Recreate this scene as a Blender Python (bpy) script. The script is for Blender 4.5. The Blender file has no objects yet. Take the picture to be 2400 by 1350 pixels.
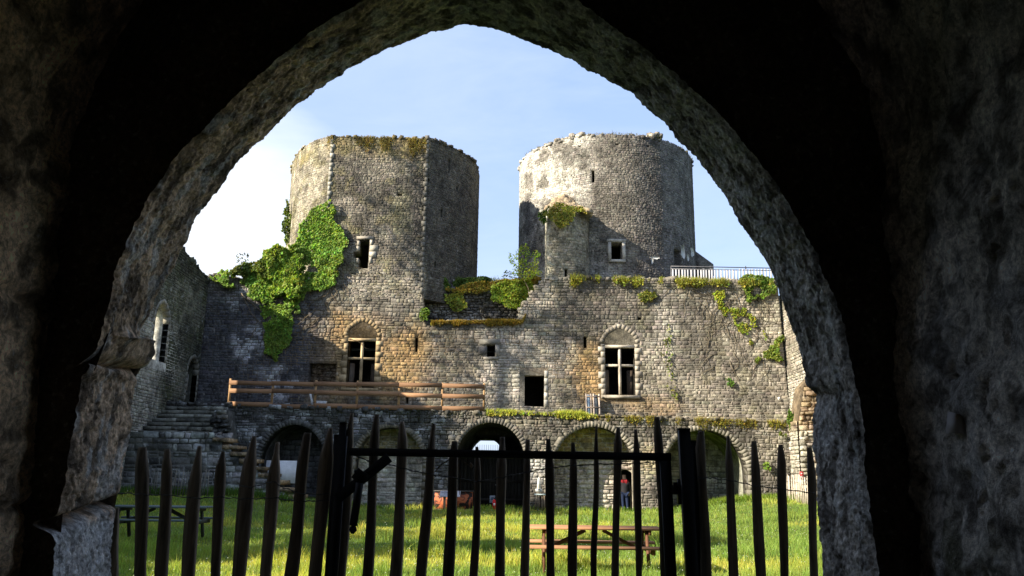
import bpy, math, random
import numpy as np
from mathutils import Vector, Matrix
from mathutils.geometry import tessellate_polygon
random.seed(7); RNG = np.random.default_rng(7)
SC = bpy.context.scene; COL = SC.collection
PI = math.pi; rad = math.radians

# ---------------------------------------------------------------- camera, world, sun, exposure
FPX = 1900.0; EYE = Vector((0, 0, 1.6))
CAMROT = (Matrix.Rotation(PI/2 + rad(13.3), 3, 'X') @ Matrix.Rotation(rad(0.8), 3, 'Z'))
cam_d = bpy.data.cameras.new('camera'); cam = bpy.data.objects.new('camera', cam_d); COL.objects.link(cam)
cam.location = EYE; cam.rotation_euler = CAMROT.to_euler()
cam_d.sensor_width = 36; cam_d.lens = 36*FPX/2400; cam_d.clip_start = 0.05; cam_d.clip_end = 3000
SC.camera = cam

SUNV = Vector((1.0, 0.50, -0.60)).normalized()          # the way the light travels
ELEV = math.asin(-SUNV.z); AZ = math.atan2(-SUNV.x, -SUNV.y)
world = bpy.data.worlds.new('World'); SC.world = world; world.use_nodes = True
wn = world.node_tree; wn.nodes.clear()
def N(nt, t, **kw):
    n = nt.nodes.new(t)
    for k, v in kw.items(): setattr(n, k, v)
    return n
sky = N(wn, 'ShaderNodeTexSky', sky_type='NISHITA', sun_disc=False, sun_elevation=ELEV, sun_rotation=AZ % (2*PI),
        altitude=100, air_density=1.0, dust_density=1.5, ozone_density=1.0)
wout = N(wn, 'ShaderNodeOutputWorld'); bg = N(wn, 'ShaderNodeBackground'); bg.inputs['Strength'].default_value = 0.145
tc = N(wn, 'ShaderNodeTexCoord'); mp = N(wn, 'ShaderNodeMapping'); mp.inputs['Scale'].default_value = (1.2, 1.2, 4.0)
mp.inputs['Rotation'].default_value = (0.25, 0.35, 0.3)
nz = N(wn, 'ShaderNodeTexNoise'); nz.inputs['Scale'].default_value = 1.7; nz.inputs['Detail'].default_value = 9; nz.inputs['Roughness'].default_value = 0.55; nz.inputs['Distortion'].default_value = 0.6
rp = N(wn, 'ShaderNodeValToRGB'); rp.color_ramp.elements[0].position = 0.38; rp.color_ramp.elements[1].position = 0.85
rp.color_ramp.elements[0].color = (.10,)*3+(1,); rp.color_ramp.elements[1].color = (.55,)*3+(1,)
wn.links.new(tc.outputs['Generated'], mp.inputs['Vector']); wn.links.new(mp.outputs[0], nz.inputs['Vector']); wn.links.new(nz.outputs['Fac'], rp.inputs[0])
# one bright low cloud bank in the north west and a white horizon
dt = N(wn, 'ShaderNodeVectorMath', operation='DOT_PRODUCT'); dt.inputs[1].default_value = Vector((-0.37, 0.90, 0.20)).normalized()
nrm = N(wn, 'ShaderNodeVectorMath', operation='NORMALIZE')
nz2 = N(wn, 'ShaderNodeTexNoise'); nz2.inputs['Scale'].default_value = 2.4; nz2.inputs['Detail'].default_value = 7
wn.links.new(mp.outputs[0], nz2.inputs['Vector'])
wn.links.new(tc.outputs['Generated'], nrm.inputs[0]); wn.links.new(nrm.outputs[0], dt.inputs[0])
ad = N(wn, 'ShaderNodeMath', operation='MULTIPLY_ADD'); ad.inputs[1].default_value = 0.045
wn.links.new(nz2.outputs['Fac'], ad.inputs[0]); wn.links.new(dt.outputs['Value'], ad.inputs[2])
mr = N(wn, 'ShaderNodeMapRange', interpolation_type='SMOOTHSTEP'); mr.inputs['From Min'].default_value = 0.985; mr.inputs['From Max'].default_value = 1.018
wn.links.new(ad.outputs[0], mr.inputs['Value'])
mxf = N(wn, 'ShaderNodeMath', operation='MAXIMUM'); wn.links.new(rp.outputs[0], mxf.inputs[0]); wn.links.new(mr.outputs[0], mxf.inputs[1])
cl = N(wn, 'ShaderNodeMixRGB'); cl.blend_type = 'MIX'
hz_ = N(wn, 'ShaderNodeMixRGB'); hz_.inputs[0].default_value = .75; hz_.inputs[2].default_value = (.96, 1.40, 2.45, 1); wn.links.new(sky.outputs[0], hz_.inputs[1])
cl.inputs[2].default_value = (2.7, 2.9, 3.2, 1)
wn.links.new(mxf.outputs[0], cl.inputs[0]); wn.links.new(hz_.outputs[0], cl.inputs[1])
wn.links.new(cl.outputs[0], bg.inputs['Color']); wn.links.new(bg.outputs[0], wout.inputs[0])

sl = bpy.data.lights.new('sun', 'SUN'); sl.energy = 4.8; sl.angle = rad(0.53); sl.color = (1.0, 0.90, 0.74)
sun = bpy.data.objects.new('sun', sl); COL.objects.link(sun)
sun.rotation_euler = SUNV.to_track_quat('-Z', 'Y').to_euler()
vs = SC.view_settings; vs.view_transform = 'Standard'; vs.look = 'None'; vs.gamma = 1; vs.use_curve_mapping = False
vs.exposure = 1.5

def ray(px, py): return CAMROT @ Vector(((px-1200)/FPX, (675-py)/FPX, -1))
def U(px, py, Y):                    # the point at depth Y that lies under a pixel of the 2400 px photo (used only to survey positions)
    d = ray(px, py); return EYE + d*(Y/d.y)
def UXp(px, py, X):
    d = ray(px, py); return EYE + d*(X/d.x)

# ---------------------------------------------------------------- numpy noise
_perm = RNG.random(65536).astype(np.float64)
def vnoise(p):
    p = np.asarray(p, float); i = np.floor(p).astype(np.int64); f = p-i; f = f*f*(3-2*f)
    def h(a, b, c): return _perm[(a*73856093 ^ b*19349663 ^ c*83492791) & 65535]
    r = 0
    for dx in (0, 1):
        wx = f[..., 0] if dx else 1-f[..., 0]
        for dy in (0, 1):
            wy = f[..., 1] if dy else 1-f[..., 1]
            for dz in (0, 1):
                wz = f[..., 2] if dz else 1-f[..., 2]
                r = r + wx*wy*wz*h(i[..., 0]+dx, i[..., 1]+dy, i[..., 2]+dz)
    return r
def fbm(p, sc=1.0, oct=4, off=0.0):
    p = np.asarray(p, float)*np.asarray(sc) + off; a = 0.5; s = 0; t = 0
    for k in range(oct):
        s = s + a*vnoise(p); t += a; a *= 0.55; p = p*2.03 + 17.1
    return s/t
def sstep(a, b, x): t = np.clip((x-a)/(b-a), 0, 1); return t*t*(3-2*t)
def lerp(a, b, t): return np.asarray(a)*(1-t[..., None]) + np.asarray(b)*t[..., None]

# ---------------------------------------------------------------- mesh builder
class MB:
    def __init__(s): s.v = []; s.f = []; s.c = []; s.n = 0
    def add(s, V, Fs, C=(.3, .3, .3)):
        V = np.asarray(V, float).reshape(-1, 3); C = np.asarray(C, float)
        if C.ndim == 1: C = np.tile(C[:3], (len(V), 1))
        s.v.append(V); s.c.append(C)
        s.f.append((Fs, s.n)); s.n += len(V)
        return s
    def box(s, c, size, R=None, C=(.3, .3, .3), jit=0, taper=1.0):
        h = np.array(size)/2
        V = np.array([[x, y, z] for x in (-1, 1) for y in (-1, 1) for z in (-1, 1)], float)
        V[:, 0] *= np.where(V[:, 2] > 0, taper, 1); V[:, 1] *= np.where(V[:, 2] > 0, taper, 1)
        V = V*h
        if jit: V = V + RNG.uniform(-jit, jit, V.shape)
        if R is not None: V = V @ np.array(R).T
        s.add(V+np.array(c), [(0, 1, 3, 2), (4, 6, 7, 5), (0, 4, 5, 1), (2, 3, 7, 6), (0, 2, 6, 4), (1, 5, 7, 3)], C); return s
    def bar(s, a, b, w, d, C=(.3, .3, .3), up=(0, 0, 1), jit=0):
        a = Vector(a); b = Vector(b); ax = (b-a); L = ax.length; ax.normalize()
        u = Vector(up); sd = ax.cross(u)
        if sd.length < 1e-4: sd = ax.cross(Vector((0, 1, 0)))
        sd.normalize(); u2 = sd.cross(ax)
        R = np.array([list(sd), list(u2), list(ax)]).T
        return s.box((a+b)/2, (w, d, L), R, C, jit)
    def tube(s, pts, r, n=8, C=(.3, .3, .3), cap=True):
        pts = [Vector(p) for p in pts]; rs = r if hasattr(r, '__len__') else [r]*len(pts)
        V = []; F = []
        for i, p in enumerate(pts):
            t = (pts[min(i+1, len(pts)-1)]-pts[max(i-1, 0)]).normalized()
            a = t.cross(Vector((0, 0, 1)));
            if a.length < .05: a = t.cross(Vector((1, 0, 0)))
            a.normalize(); b = t.cross(a)
            for k in range(n):
                w = 2*PI*k/n; V.append(p + (a*math.cos(w)+b*math.sin(w))*rs[i])
        for i in range(len(pts)-1):
            for k in range(n):
                k2 = (k+1) % n; F.append((i*n+k, i*n+k2, (i+1)*n+k2, (i+1)*n+k))
        if cap: F.append(tuple(range(n))[::-1]); F.append(tuple(range((len(pts)-1)*n, len(pts)*n)))
        s.add([list(v) for v in V], F, C); return s
    def prism(s, poly, fr, d0, d1, C=(.3, .3, .3), holes=(), colfn=None):
        """poly in (s,t) extruded between depths d0 (front) and d1, through frame fr"""
        loops = [poly]+list(holes); flat = [q for l in loops for q in l]
        tris = tessellate_polygon([[Vector((a, b, 0)) for a, b in l] for l in loops])
        n = len(flat)
        A = np.array(flat, float)
        V = np.vstack([fr(A[:, 0], A[:, 1], np.full(n, d0)), fr(A[:, 0], A[:, 1], np.full(n, d1))])
        F = [tuple(t) for t in tris] + [tuple(i+n for i in t[::-1]) for t in tris]
        o = 0
        for l in loops:
            m = len(l)
            for i in range(m): j = (i+1) % m; F.append((o+i, o+j, n+o+j, n+o+i))
            o += m
        s.add(V, F, colfn(V) if colfn else C); return s
    def build(s, name, mat, parent=None, loc=None, smooth=False):
        me = bpy.data.meshes.new(name)
        V = np.vstack(s.v); C = np.vstack(s.c)
        base = wloc(parent) if parent else Vector(loc if loc is not None else V.mean(0)*[1, 1, 0]+[0, 0, V[:, 2].min()])
        V = V-np.array(base)
        me.vertices.add(len(V)); me.vertices.foreach_set('co', V.astype(np.float32).ravel())
        lv = []; ls = []
        for Fs, o in s.f:
            if isinstance(Fs, np.ndarray): lv.append((Fs+o).ravel()); ls.append(np.full(len(Fs), Fs.shape[1]))
            else:
                lv.append(np.array([i+o for f in Fs for i in f], dtype=np.int64)); ls.append(np.array([len(f) for f in Fs]))
        lv = np.concatenate(lv); ls = np.concatenate(ls)
        me.loops.add(len(lv)); me.loops.foreach_set('vertex_index', lv.astype(np.int32))
        me.polygons.add(len(ls)); st = np.concatenate([[0], np.cumsum(ls)[:-1]])
        me.polygons.foreach_set('loop_start', st.astype(np.int32)); me.polygons.foreach_set('loop_total', ls.astype(np.int32))
        if smooth: me.polygons.foreach_set('use_smooth', np.ones(len(ls), bool))
        at = me.attributes.new('col', 'FLOAT_COLOR', 'POINT')
        at.data.foreach_set('color', np.hstack([C, np.ones((len(C), 1))]).astype(np.float32).ravel())
        me.update(calc_edges=True); me.validate()
        me.materials.append(mat)
        o = bpy.data.objects.new(name, me); COL.objects.link(o)
        if parent: o.parent = parent; o.location = (0, 0, 0)
        else: o.location = base
        return o
def wloc(o):
    v = Vector((0, 0, 0))
    while o: v += o.location; o = o.parent
    return v
def tag(o, label=None, cat=None, group=None, kind=None):
    if label: o['label'] = label
    if cat: o['category'] = cat
    if group: o['group'] = group
    if kind: o['kind'] = kind
    return o
def thing(name, label, cat, loc, group=None):
    o = bpy.data.objects.new(name, None); COL.objects.link(o); o.location = loc; o.empty_display_size = .2
    return tag(o, label, cat, group)
def flatframe(o, u, n):
    o, u, n = (np.array(q, float) for q in (o, u, n))
    def fr(s, t, d): s = np.asarray(s, float)[..., None]; t = np.asarray(t, float)[..., None]; d = np.asarray(d, float)[..., None]; return o+u*s+np.array([0, 0, 1.])*t+n*d
    return fr
def YF(Y): return flatframe((0, Y, 0), (1, 0, 0), (0, -1, 0))       # wall facing the camera, s = x
class Path:
    def __init__(s, pts):
        s.p = np.array(pts, float); d = np.diff(s.p, axis=0); s.l = np.hypot(d[:, 0], d[:, 1]); s.s = np.concatenate([[0], np.cumsum(s.l)]); s.L = s.s[-1]
        nn = np.stack([d[:, 1], -d[:, 0]], 1)/s.l[:, None]; s.segn = nn
    def __call__(s, S, t, d):
        S = np.asarray(S, float); t = np.asarray(t, float); d = np.asarray(d, float)
        i = np.clip(np.searchsorted(s.s, S, side='right')-1, 0, len(s.l)-1)
        f = (S-s.s[i])/s.l[i]
        P = s.p[i]*(1-f[..., None])+s.p[i+1]*f[..., None]
        P = P + s.segn[i]*d[..., None]
        return np.concatenate([P, np.broadcast_to(t, S.shape)[..., None]], -1)
    def at_px(s, px, py=None):                                  # arc length where the path crosses a pixel column on the near side
        best = None
        for i in range(len(s.l)):
            for k in range(40):
                f = k/40; q = s.p[i]*(1-f)+s.p[i+1]*f
                dd = abs(q[0]-U(px, py or 500, q[1]).x)
                if s.segn[i][1] < 0.15 and (best is None or dd < best[0]): best = (dd, s.s[i]+f*s.l[i], q)
        return best[1], best[2]

# ---------------------------------------------------------------- masonry
_o8 = np.array([(1, .72), (.82, 1), (-.82, 1), (-1, .72), (-1, -.72), (-.82, -1), (.82, -1), (1, -.72)])
def rowcuts(poly, z):
    xs = []
    n = len(poly)
    for i in range(n):
        (x0, z0), (x1, z1) = poly[i], poly[(i+1) % n]
        if (z0 > z) != (z1 > z): xs.append(x0+(x1-x0)*(z-z0)/(z1-z0))
    xs.sort(); return [(xs[i], xs[i+1]) for i in range(0, len(xs)-1, 2)]
def stones(mb, fr, outer, excl, colfn, hz=.28, lz=.5, gap=.018, prot=.04, jit=.4, wav=.07, var=.30, hvar=.25, clipfn=None):
    zs = [q[1] for q in outer]; z = min(zs); z1 = max(zs); cells = []
    while z < z1-0.05:
        h = hz*random.uniform(1-hvar, 1+hvar); zc = z+h/2
        iv = rowcuts(outer, min(zc, z1-.01))
        for ex in excl:
            cuts = [c for zz in (z+.03, zc, z+h-.03) for c in rowcuts(ex, zz)]
            if not cuts: continue
            a, b = min(c[0] for c in cuts), max(c[1] for c in cuts)
            ni = []
            for p, q in iv:
                if b <= p or a >= q: ni.append((p, q)); continue
                if a > p: ni.append((p, a))
                if b < q: ni.append((b, q))
            iv = ni
        for p, q in iv:
            x = p
            while x < q-.02:
                l = lz*random.uniform(.35, 1.7)
                if q-(x+l) < lz*.35: l = q-x
                if l > .08:
                    if h > hz*.85 and random.random() < .22: cells.append((x, x+l, z, z+h/2)); cells.append((x, x+l, z+h/2, z+h))
                    else: cells.append((x, x+l, z, z+h))
                x += l
        z += h
    A = np.array(cells); n = len(A)
    if n == 0: return
    cs = (A[:, 0]+A[:, 1])/2; ct = (A[:, 2]+A[:, 3])/2
    gp = gap*RNG.uniform(.3, 1.5, n)/2; hs = (A[:, 1]-A[:, 0])/2-gp; ht = (A[:, 3]-A[:, 2])/2-gp
    w = wav*(fbm(np.stack([cs, ct, cs*0], -1), .35, 3)-.5)*2
    pr = prot*RNG.uniform(.2, 1.6, n)
    jo = RNG.normal(0, jit*.18, (n, 8, 2))*np.minimum(hs, ht)[:, None, None]
    O = _o8[None]*np.stack([hs, ht], -1)[:, None]+jo
    I = O*RNG.uniform(.88, .97, (n, 8, 1))
    S = np.concatenate([O[..., 0], I[..., 0], np.zeros((n, 1))], 1)+cs[:, None]
    T = np.concatenate([O[..., 1], I[..., 1], np.zeros((n, 1))], 1)+(ct+w)[:, None]
    D = np.concatenate([np.full((n, 8), -.006), pr[:, None]*RNG.uniform(.55, 1.25, (n, 8)), pr[:, None]*RNG.uniform(.5, 1.5, (n, 1))], 1)
    if isinstance(fr, Path):
        ny_ = fr.segn[np.clip(np.searchsorted(fr.s, cs, side='right')-1, 0, len(fr.l)-1)][:, 1]; kp = ny_ < .45
        S, T, D, cs, ct = S[kp], T[kp], D[kp], cs[kp], ct[kp]; n = len(cs)
    V = fr(S, T, D)
    k = np.arange(8); k2 = (k+1) % 8
    q = np.stack([k, k2, k2+8, k+8], 1)
    t = np.stack([k+8, k2+8, np.full(8, 16)], 1)
    Fq = (q[None]+(np.arange(n)*17)[:, None, None]).reshape(-1, 4); Ft = (t[None]+(np.arange(n)*17)[:, None, None]).reshape(-1, 3)
    C = colfn(fr(cs, ct, cs*0))                             # albedo per stone
    C = C*RNG.uniform(1-var, 1+var, (n, 1))*(1+RNG.normal(0, .035, (n, 3)))
    Cv = np.repeat(C[:, None], 17, 1)
    Cl = colfn(V.reshape(-1, 3)).reshape(n, 17, 3)
    Cv = Cv*.6+Cl*.4
    o = mb.n
    mb.v.append(V.reshape(-1, 3)); mb.c.append(np.clip(Cv.reshape(-1, 3), .01, .85)); mb.f.append((Fq, o)); mb.f.append((Ft, o)); mb.n += n*17
def rect(x0, z0, x1, z1): return [(x0, z0), (x1, z0), (x1, z1), (x0, z1)]
def grow(poly, g):
    cx = sum(p[0] for p in poly)/len(poly); cz = sum(p[1] for p in poly)/len(poly)
    xs = [p[0] for p in poly]; zs = [p[1] for p in poly]
    fx = 1+2*g/(max(xs)-min(xs)); fz = 1+2*g/(max(zs)-min(zs))
    return [((x-cx)*fx+cx, (z-cz)*fz+cz) for x, z in poly]
def archpoly(cx, z0, zs, r, rz=None, n=16, pointed=False):
    rz = rz or r
    pts = [(cx+r, z0)]
    if pointed:
        m = n//2
        for i in range(m+1): a = i/m; pts.append((cx+r*(1-a), zs+rz*math.sqrt(4-(2-a)**2)/1.732*.88+rz*.12*a))
        for i in range(1, m+1): a = 1-i/m; pts.append((cx-r*(1-a), zs+rz*math.sqrt(4-(2-a)**2)/1.732*.88+rz*.12*a))
    else:
        for i in range(n+1): a = PI*i/n; pts.append((cx+r*math.cos(a), zs+rz*math.sin(a)))
    pts.append((cx-r, z0)); return pts
def ring(mb, fr, poly, w, d0, d1, C, var=.15, n=None, skip_ends=True):
    """a ring of wedge stones along an opening outline (open polyline)"""
    P = np.array(poly, float)
    if skip_ends: P = P[1:-1]
    d = np.hypot(*np.diff(P, axis=0).T); S = np.concatenate([[0], np.cumsum(d)]); n = n or max(5, int(S[-1]/.32))
    t = np.linspace(0, S[-1], n+1); Q = np.stack([np.interp(t, S, P[:, 0]), np.interp(t, S, P[:, 1])], 1)
    tg = np.gradient(Q, axis=0); nn = np.stack([tg[:, 1], -tg[:, 0]], 1); nn /= np.linalg.norm(nn, axis=1)[:, None]
    for i in range(n):
        a, b = Q[i]*.985+Q[i+1]*.015, Q[i]*.015+Q[i+1]*.985; ww = w*random.uniform(.88, 1.15); g = random.uniform(0, .008)
        q = [a, b, b+nn[i+1]*ww, a+nn[i]*ww]
        A = np.array(q+q); D = np.array([d0+g]*4+[d1]*4)
        c = np.clip(np.array(C)*random.uniform(1-var, 1+var), 0, 1)
        mb.add(fr(A[:, 0], A[:, 1], D), [(0, 1, 2, 3), (7, 6, 5, 4), (0, 4, 5, 1), (1, 5, 6, 2), (2, 6, 7, 3), (3, 7, 4, 0)], c)
def rubble(mb, fr, s0, s1, topf, colfn, d0=-.5, size=.3, dens=1.0, hh=.18):
    """loose stones lying along a ruined wall head"""
    n = int((s1-s0)/size*3*dens)
    for i in range(n):
        s_ = random.uniform(s0, s1); d = random.uniform(d0, 0.0); sz = size*random.uniform(.5, 1.3)
        c = fr(np.array([s_]), np.array([topf(s_)+random.uniform(-.5, .6)*hh]), np.array([d]))[0]
        R = Matrix.Rotation(random.uniform(-.25, .25), 3, 'X') @ Matrix.Rotation(random.uniform(-.25, .25), 3, 'Y') @ Matrix.Rotation(random.uniform(0, 3), 3, 'Z')
        mb.box(c, (sz, sz*random.uniform(.6, 1), sz*random.uniform(.35, .8)), R, colfn(c[None])[0]*random.uniform(.75, 1.2), jit=sz*.1)
def shell(mb, fr, ss, ts, openings, colfn, depth=.9):
    """curved wall backing as a cell grid with openings and reveals"""
    ss = sorted(set([round(x, 4) for x in ss]+[x for o in openings for x in (o[0], o[2])])); ts = sorted(set([round(x, 4) for x in ts]+[x for o in openings for x in (o[1], o[3])]))
    ss = np.array(ss); ts = np.array(ts); ns, nt = len(ss), len(ts)
    S, T = np.meshgrid(ss, ts, indexing='ij')
    V0 = fr(S.ravel(), T.ravel(), np.zeros(ns*nt)); V1 = fr(S.ravel(), T.ravel(), np.full(ns*nt, -depth))
    V = np.vstack([V0, V1]); o2 = ns*nt
    def hole(i, j):
        if not (0 <= i < ns-1 and 0 <= j < nt-1): return True
        a, b = (ss[i]+ss[i+1])/2, (ts[j]+ts[j+1])/2
        return any(o[0] < a < o[2] and o[1] < b < o[3] for o in openings)
    F = []
    for i in range(ns-1):
        for j in range(nt-1):
            if hole(i, j): continue
            a, b, c, d = i*nt+j, (i+1)*nt+j, (i+1)*nt+j+1, i*nt+j+1
            F += [(a, b, c, d), (a+o2, d+o2, c+o2, b+o2)]
            for (p, q, ii, jj) in ((a, b, i, j-1), (b, c, i+1, j), (c, d, i, j+1), (d, a, i-1, j)):
                if hole(ii, jj): F.append((q, p, p+o2, q+o2))
    mb.add(V, F, colfn(V)*.8)

# ---------------------------------------------------------------- materials
def newmat(name):
    m = bpy.data.materials.new(name); m.use_nodes = True; nt = m.node_tree; nt.nodes.clear()
    out = N(nt, 'ShaderNodeOutputMaterial'); b = N(nt, 'ShaderNodeBsdfPrincipled'); nt.links.new(b.outputs[0], out.inputs[0])
    b.inputs['Specular IOR Level'].default_value = .2
    return m, nt, b, out
def noise(nt, vec, sc, det=5, rough=.6, dist=0):
    n = N(nt, 'ShaderNodeTexNoise'); n.inputs['Scale'].default_value = sc; n.inputs['Detail'].default_value = det; n.inputs['Roughness'].default_value = rough; n.inputs['Distortion'].default_value = dist
    nt.links.new(vec, n.inputs['Vector']); return n.outputs['Fac']
def ramp(nt, f, stops):
    r = N(nt, 'ShaderNodeValToRGB'); nt.links.new(f, r.inputs[0]); e = r.color_ramp.elements
    while len(e) < len(stops): e.new(.5)
    for k, (p, c) in enumerate(stops): e[k].position = p; e[k].color = (c if hasattr(c, '__len__') else (c, c, c))[:3]+(1,) if hasattr(c, '__len__') else (c, c, c, 1)
    return r.outputs[0]
def mixc(nt, a, b, f, mode='MIX'):
    m = N(nt, 'ShaderNodeMixRGB'); m.blend_type = mode
    for i, x in ((0, f), (1, a), (2, b)):
        if isinstance(x, (int, float)): m.inputs[i].default_value = x
        elif isinstance(x, tuple): m.inputs[i].default_value = x+(1,)
        else: nt.links.new(x, m.inputs[i])
    return m.outputs[0]
def stone_mat(name, lo=.55, hi=1.45, fine=7.0, speck=.5, speck_sc=3.0, bump=.5, bdist=.03, dark=(.035, .033, .03), pale=None, pale_amt=0, coarse=1.2):
    m, nt, b, out = newmat(name)
    a = N(nt, 'ShaderNodeAttribute', attribute_name='col'); t = N(nt, 'ShaderNodeTexCoord'); v = t.outputs['Object']
    n1 = noise(nt, v, fine, 6, .7); c = mixc(nt, a.outputs['Color'], ramp(nt, n1, [(.25, lo), (.75, hi)]), 1.0, 'MULTIPLY')
    n2 = noise(nt, v, speck_sc, 9, .78, .3); c = mixc(nt, c, dark, ramp(nt, n2, [(.46, 0.0), (.64, speck)]))
    if pale:
        n3 = noise(nt, v, speck_sc*1.4, 8, .75); c = mixc(nt, c, pale, ramp(nt, n3, [(.56, 0.0), (.66, pale_amt)]))
    n4 = noise(nt, v, coarse, 9, .72); c = mixc(nt, c, ramp(nt, n4, [(.34, .5), (.5, 1.0), (.68, 1.4)]), 1.0, 'MULTIPLY')
    nt.links.new(c, b.inputs['Base Color']); b.inputs['Roughness'].default_value = .95; b.inputs['Specular IOR Level'].default_value = .1
    nb = noise(nt, v, fine*1.6, 8, .75); bp = N(nt, 'ShaderNodeBump'); bp.inputs['Strength'].default_value = bump; bp.inputs['Distance'].default_value = bdist
    nt.links.new(nb, bp.inputs['Height']); nt.links.new(bp.outputs[0], b.inputs['Normal'])
    return m
def wood_mat(name, rough=.75, sc=(14, 14, 1.2), lo=.5, hi=1.4, bump=.5):
    m, nt, b, out = newmat(name)
    a = N(nt, 'ShaderNodeAttribute', attribute_name='col'); t = N(nt, 'ShaderNodeTexCoord'); mpn = N(nt, 'ShaderNodeMapping'); mpn.inputs['Scale'].default_value = sc
    nt.links.new(t.outputs['Object'], mpn.inputs[0]); n1 = noise(nt, mpn.outputs[0], 2.2, 7, .7, .5)
    c = mixc(nt, a.outputs['Color'], ramp(nt, n1, [(.3, lo), (.7, hi)]), 1.0, 'MULTIPLY')
    nt.links.new(c, b.inputs['Base Color']); b.inputs['Roughness'].default_value = rough
    bp = N(nt, 'ShaderNodeBump'); bp.inputs['Strength'].default_value = bump; bp.inputs['Distance'].default_value = .006; nt.links.new(n1, bp.inputs['Height']); nt.links.new(bp.outputs[0], b.inputs['Normal'])
    return m
def plain_mat(name, rough=.6, var=.25, sc=6, metal=0.0):
    m, nt, b, out = newmat(name)
    a = N(nt, 'ShaderNodeAttribute', attribute_name='col'); t = N(nt, 'ShaderNodeTexCoord'); n1 = noise(nt, t.outputs['Object'], sc, 5, .65)
    c = mixc(nt, a.outputs['Color'], ramp(nt, n1, [(.3, 1-var), (.7, 1+var)]), 1.0, 'MULTIPLY'); nt.links.new(c, b.inputs['Base Color'])
    b.inputs['Roughness'].default_value = rough; b.inputs['Metallic'].default_value = metal; return m
def leaf_mat(name, trans=.45):
    m, nt, b, out = newmat(name)
    a = N(nt, 'ShaderNodeAttribute', attribute_name='col'); b.inputs['Roughness'].default_value = .55
    tr = N(nt, 'ShaderNodeBsdfTranslucent'); mx = N(nt, 'ShaderNodeMixShader'); mx.inputs[0].default_value = trans
    tcol = mixc(nt, a.outputs['Color'], (1.25, 1.2, .5), 1.0, 'MULTIPLY')
    nt.links.new(a.outputs['Color'], b.inputs['Base Color']); nt.links.new(tcol, tr.inputs[0])
    nt.links.new(b.outputs[0], mx.inputs[1]); nt.links.new(tr.outputs[0], mx.inputs[2]); nt.links.new(mx.outputs[0], out.inputs[0]); return m
M_STONE = stone_mat('masonry', lo=.45, hi=1.6, fine=7, speck=.65, speck_sc=2.6, bump=1.0, bdist=.07, pale=(.42, .39, .33), pale_amt=.4)
M_DARKST = stone_mat('damp_masonry', fine=5, speck=.75, speck_sc=1.3, bump=.9, bdist=.06, pale=(.42, .43, .42), pale_amt=.5)
M_TRIM = stone_mat('dressed_stone', lo=.8, hi=1.15, fine=5, speck=.3, speck_sc=2.5, bump=.3, bdist=.02)
M_NEAR = stone_mat('pitted_stone', lo=.3, hi=1.8, fine=38, speck=.75, speck_sc=20.0, bump=1.0, bdist=.02, dark=(.07, .055, .04), pale=(.6, .57, .5), pale_amt=.5, coarse=2.2)
M_WOOD = wood_mat('weathered_wood', lo=.35, hi=1.7, bump=.9); M_PLANK = wood_mat('new_plank', sc=(1.0, 6, 6), lo=.75, hi=1.2, bump=.1)
M_TABLE = wood_mat('table_wood', sc=(1.0, 16, 16), lo=.7, hi=1.2, bump=.2)
M_METAL = plain_mat('black_painted_metal', .5, .3, 20, .3); M_PAINT = plain_mat('paint', .6, .12, 5); M_CLOTH = plain_mat('cloth', .9, .2, 30); M_SKIN = plain_mat('skin', .6, .08)
M_LEAF = leaf_mat('leaves'); M_GRASSB = leaf_mat('grass_blades', .5)

# ---------------------------------------------------------------- vegetation helpers
def tilt_vectors(n, d, spread):
    v = np.tile(np.array(d, float), (n, 1))+RNG.normal(0, spread, (n, 3)); return v/np.linalg.norm(v, axis=1)[:, None]
def leaves(mb, P, nrm, size, base, var=.5, spread=.6, hang=0.3):
    spread = spread*1.3; size = size*1.12; keep = RNG.random(len(P)) < .95; P = P[keep]
    """small folded leaves at points P facing roughly nrm"""
    n = len(P); nv = tilt_vectors(n, nrm, spread)
    r = RNG.normal(0, 1, (n, 3)); r[:, 2] -= hang*3
    u = np.cross(nv, r); u /= np.linalg.norm(u, axis=1)[:, None]+1e-9; w = np.cross(nv, u)
    s = size*RNG.uniform(.55, 1.35, n)[:, None]
    V = np.stack([P-w*s*.55, P+u*s*.42-nv*s*.1, P+w*s*.6, P-u*s*.42-nv*s*.1, P+nv*s*.08], 1)
    F = np.array([(0, 1, 4), (1, 2, 4), (2, 3, 4), (3, 0, 4)])
    F = (F[None]+(np.arange(n)*5)[:, None, None]).reshape(-1, 3)
    C = np.array(base)[None]*RNG.uniform(1-var, 1+var, (n, 1))*(1+RNG.normal(0, .12, (n, 3))*np.array([1.4, .6, .8]))
    # clumps that differ in hue
    k = fbm(P, 2.2, 3)[:, None]; C = C*(.35+1.3*k); C[:, 0:1] *= (.85+.35*fbm(P, .8, 2, 31)[:, None])
    mb.add(V.reshape(-1, 3), F, np.clip(np.repeat(C, 5, 0), .004, .8))
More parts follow.
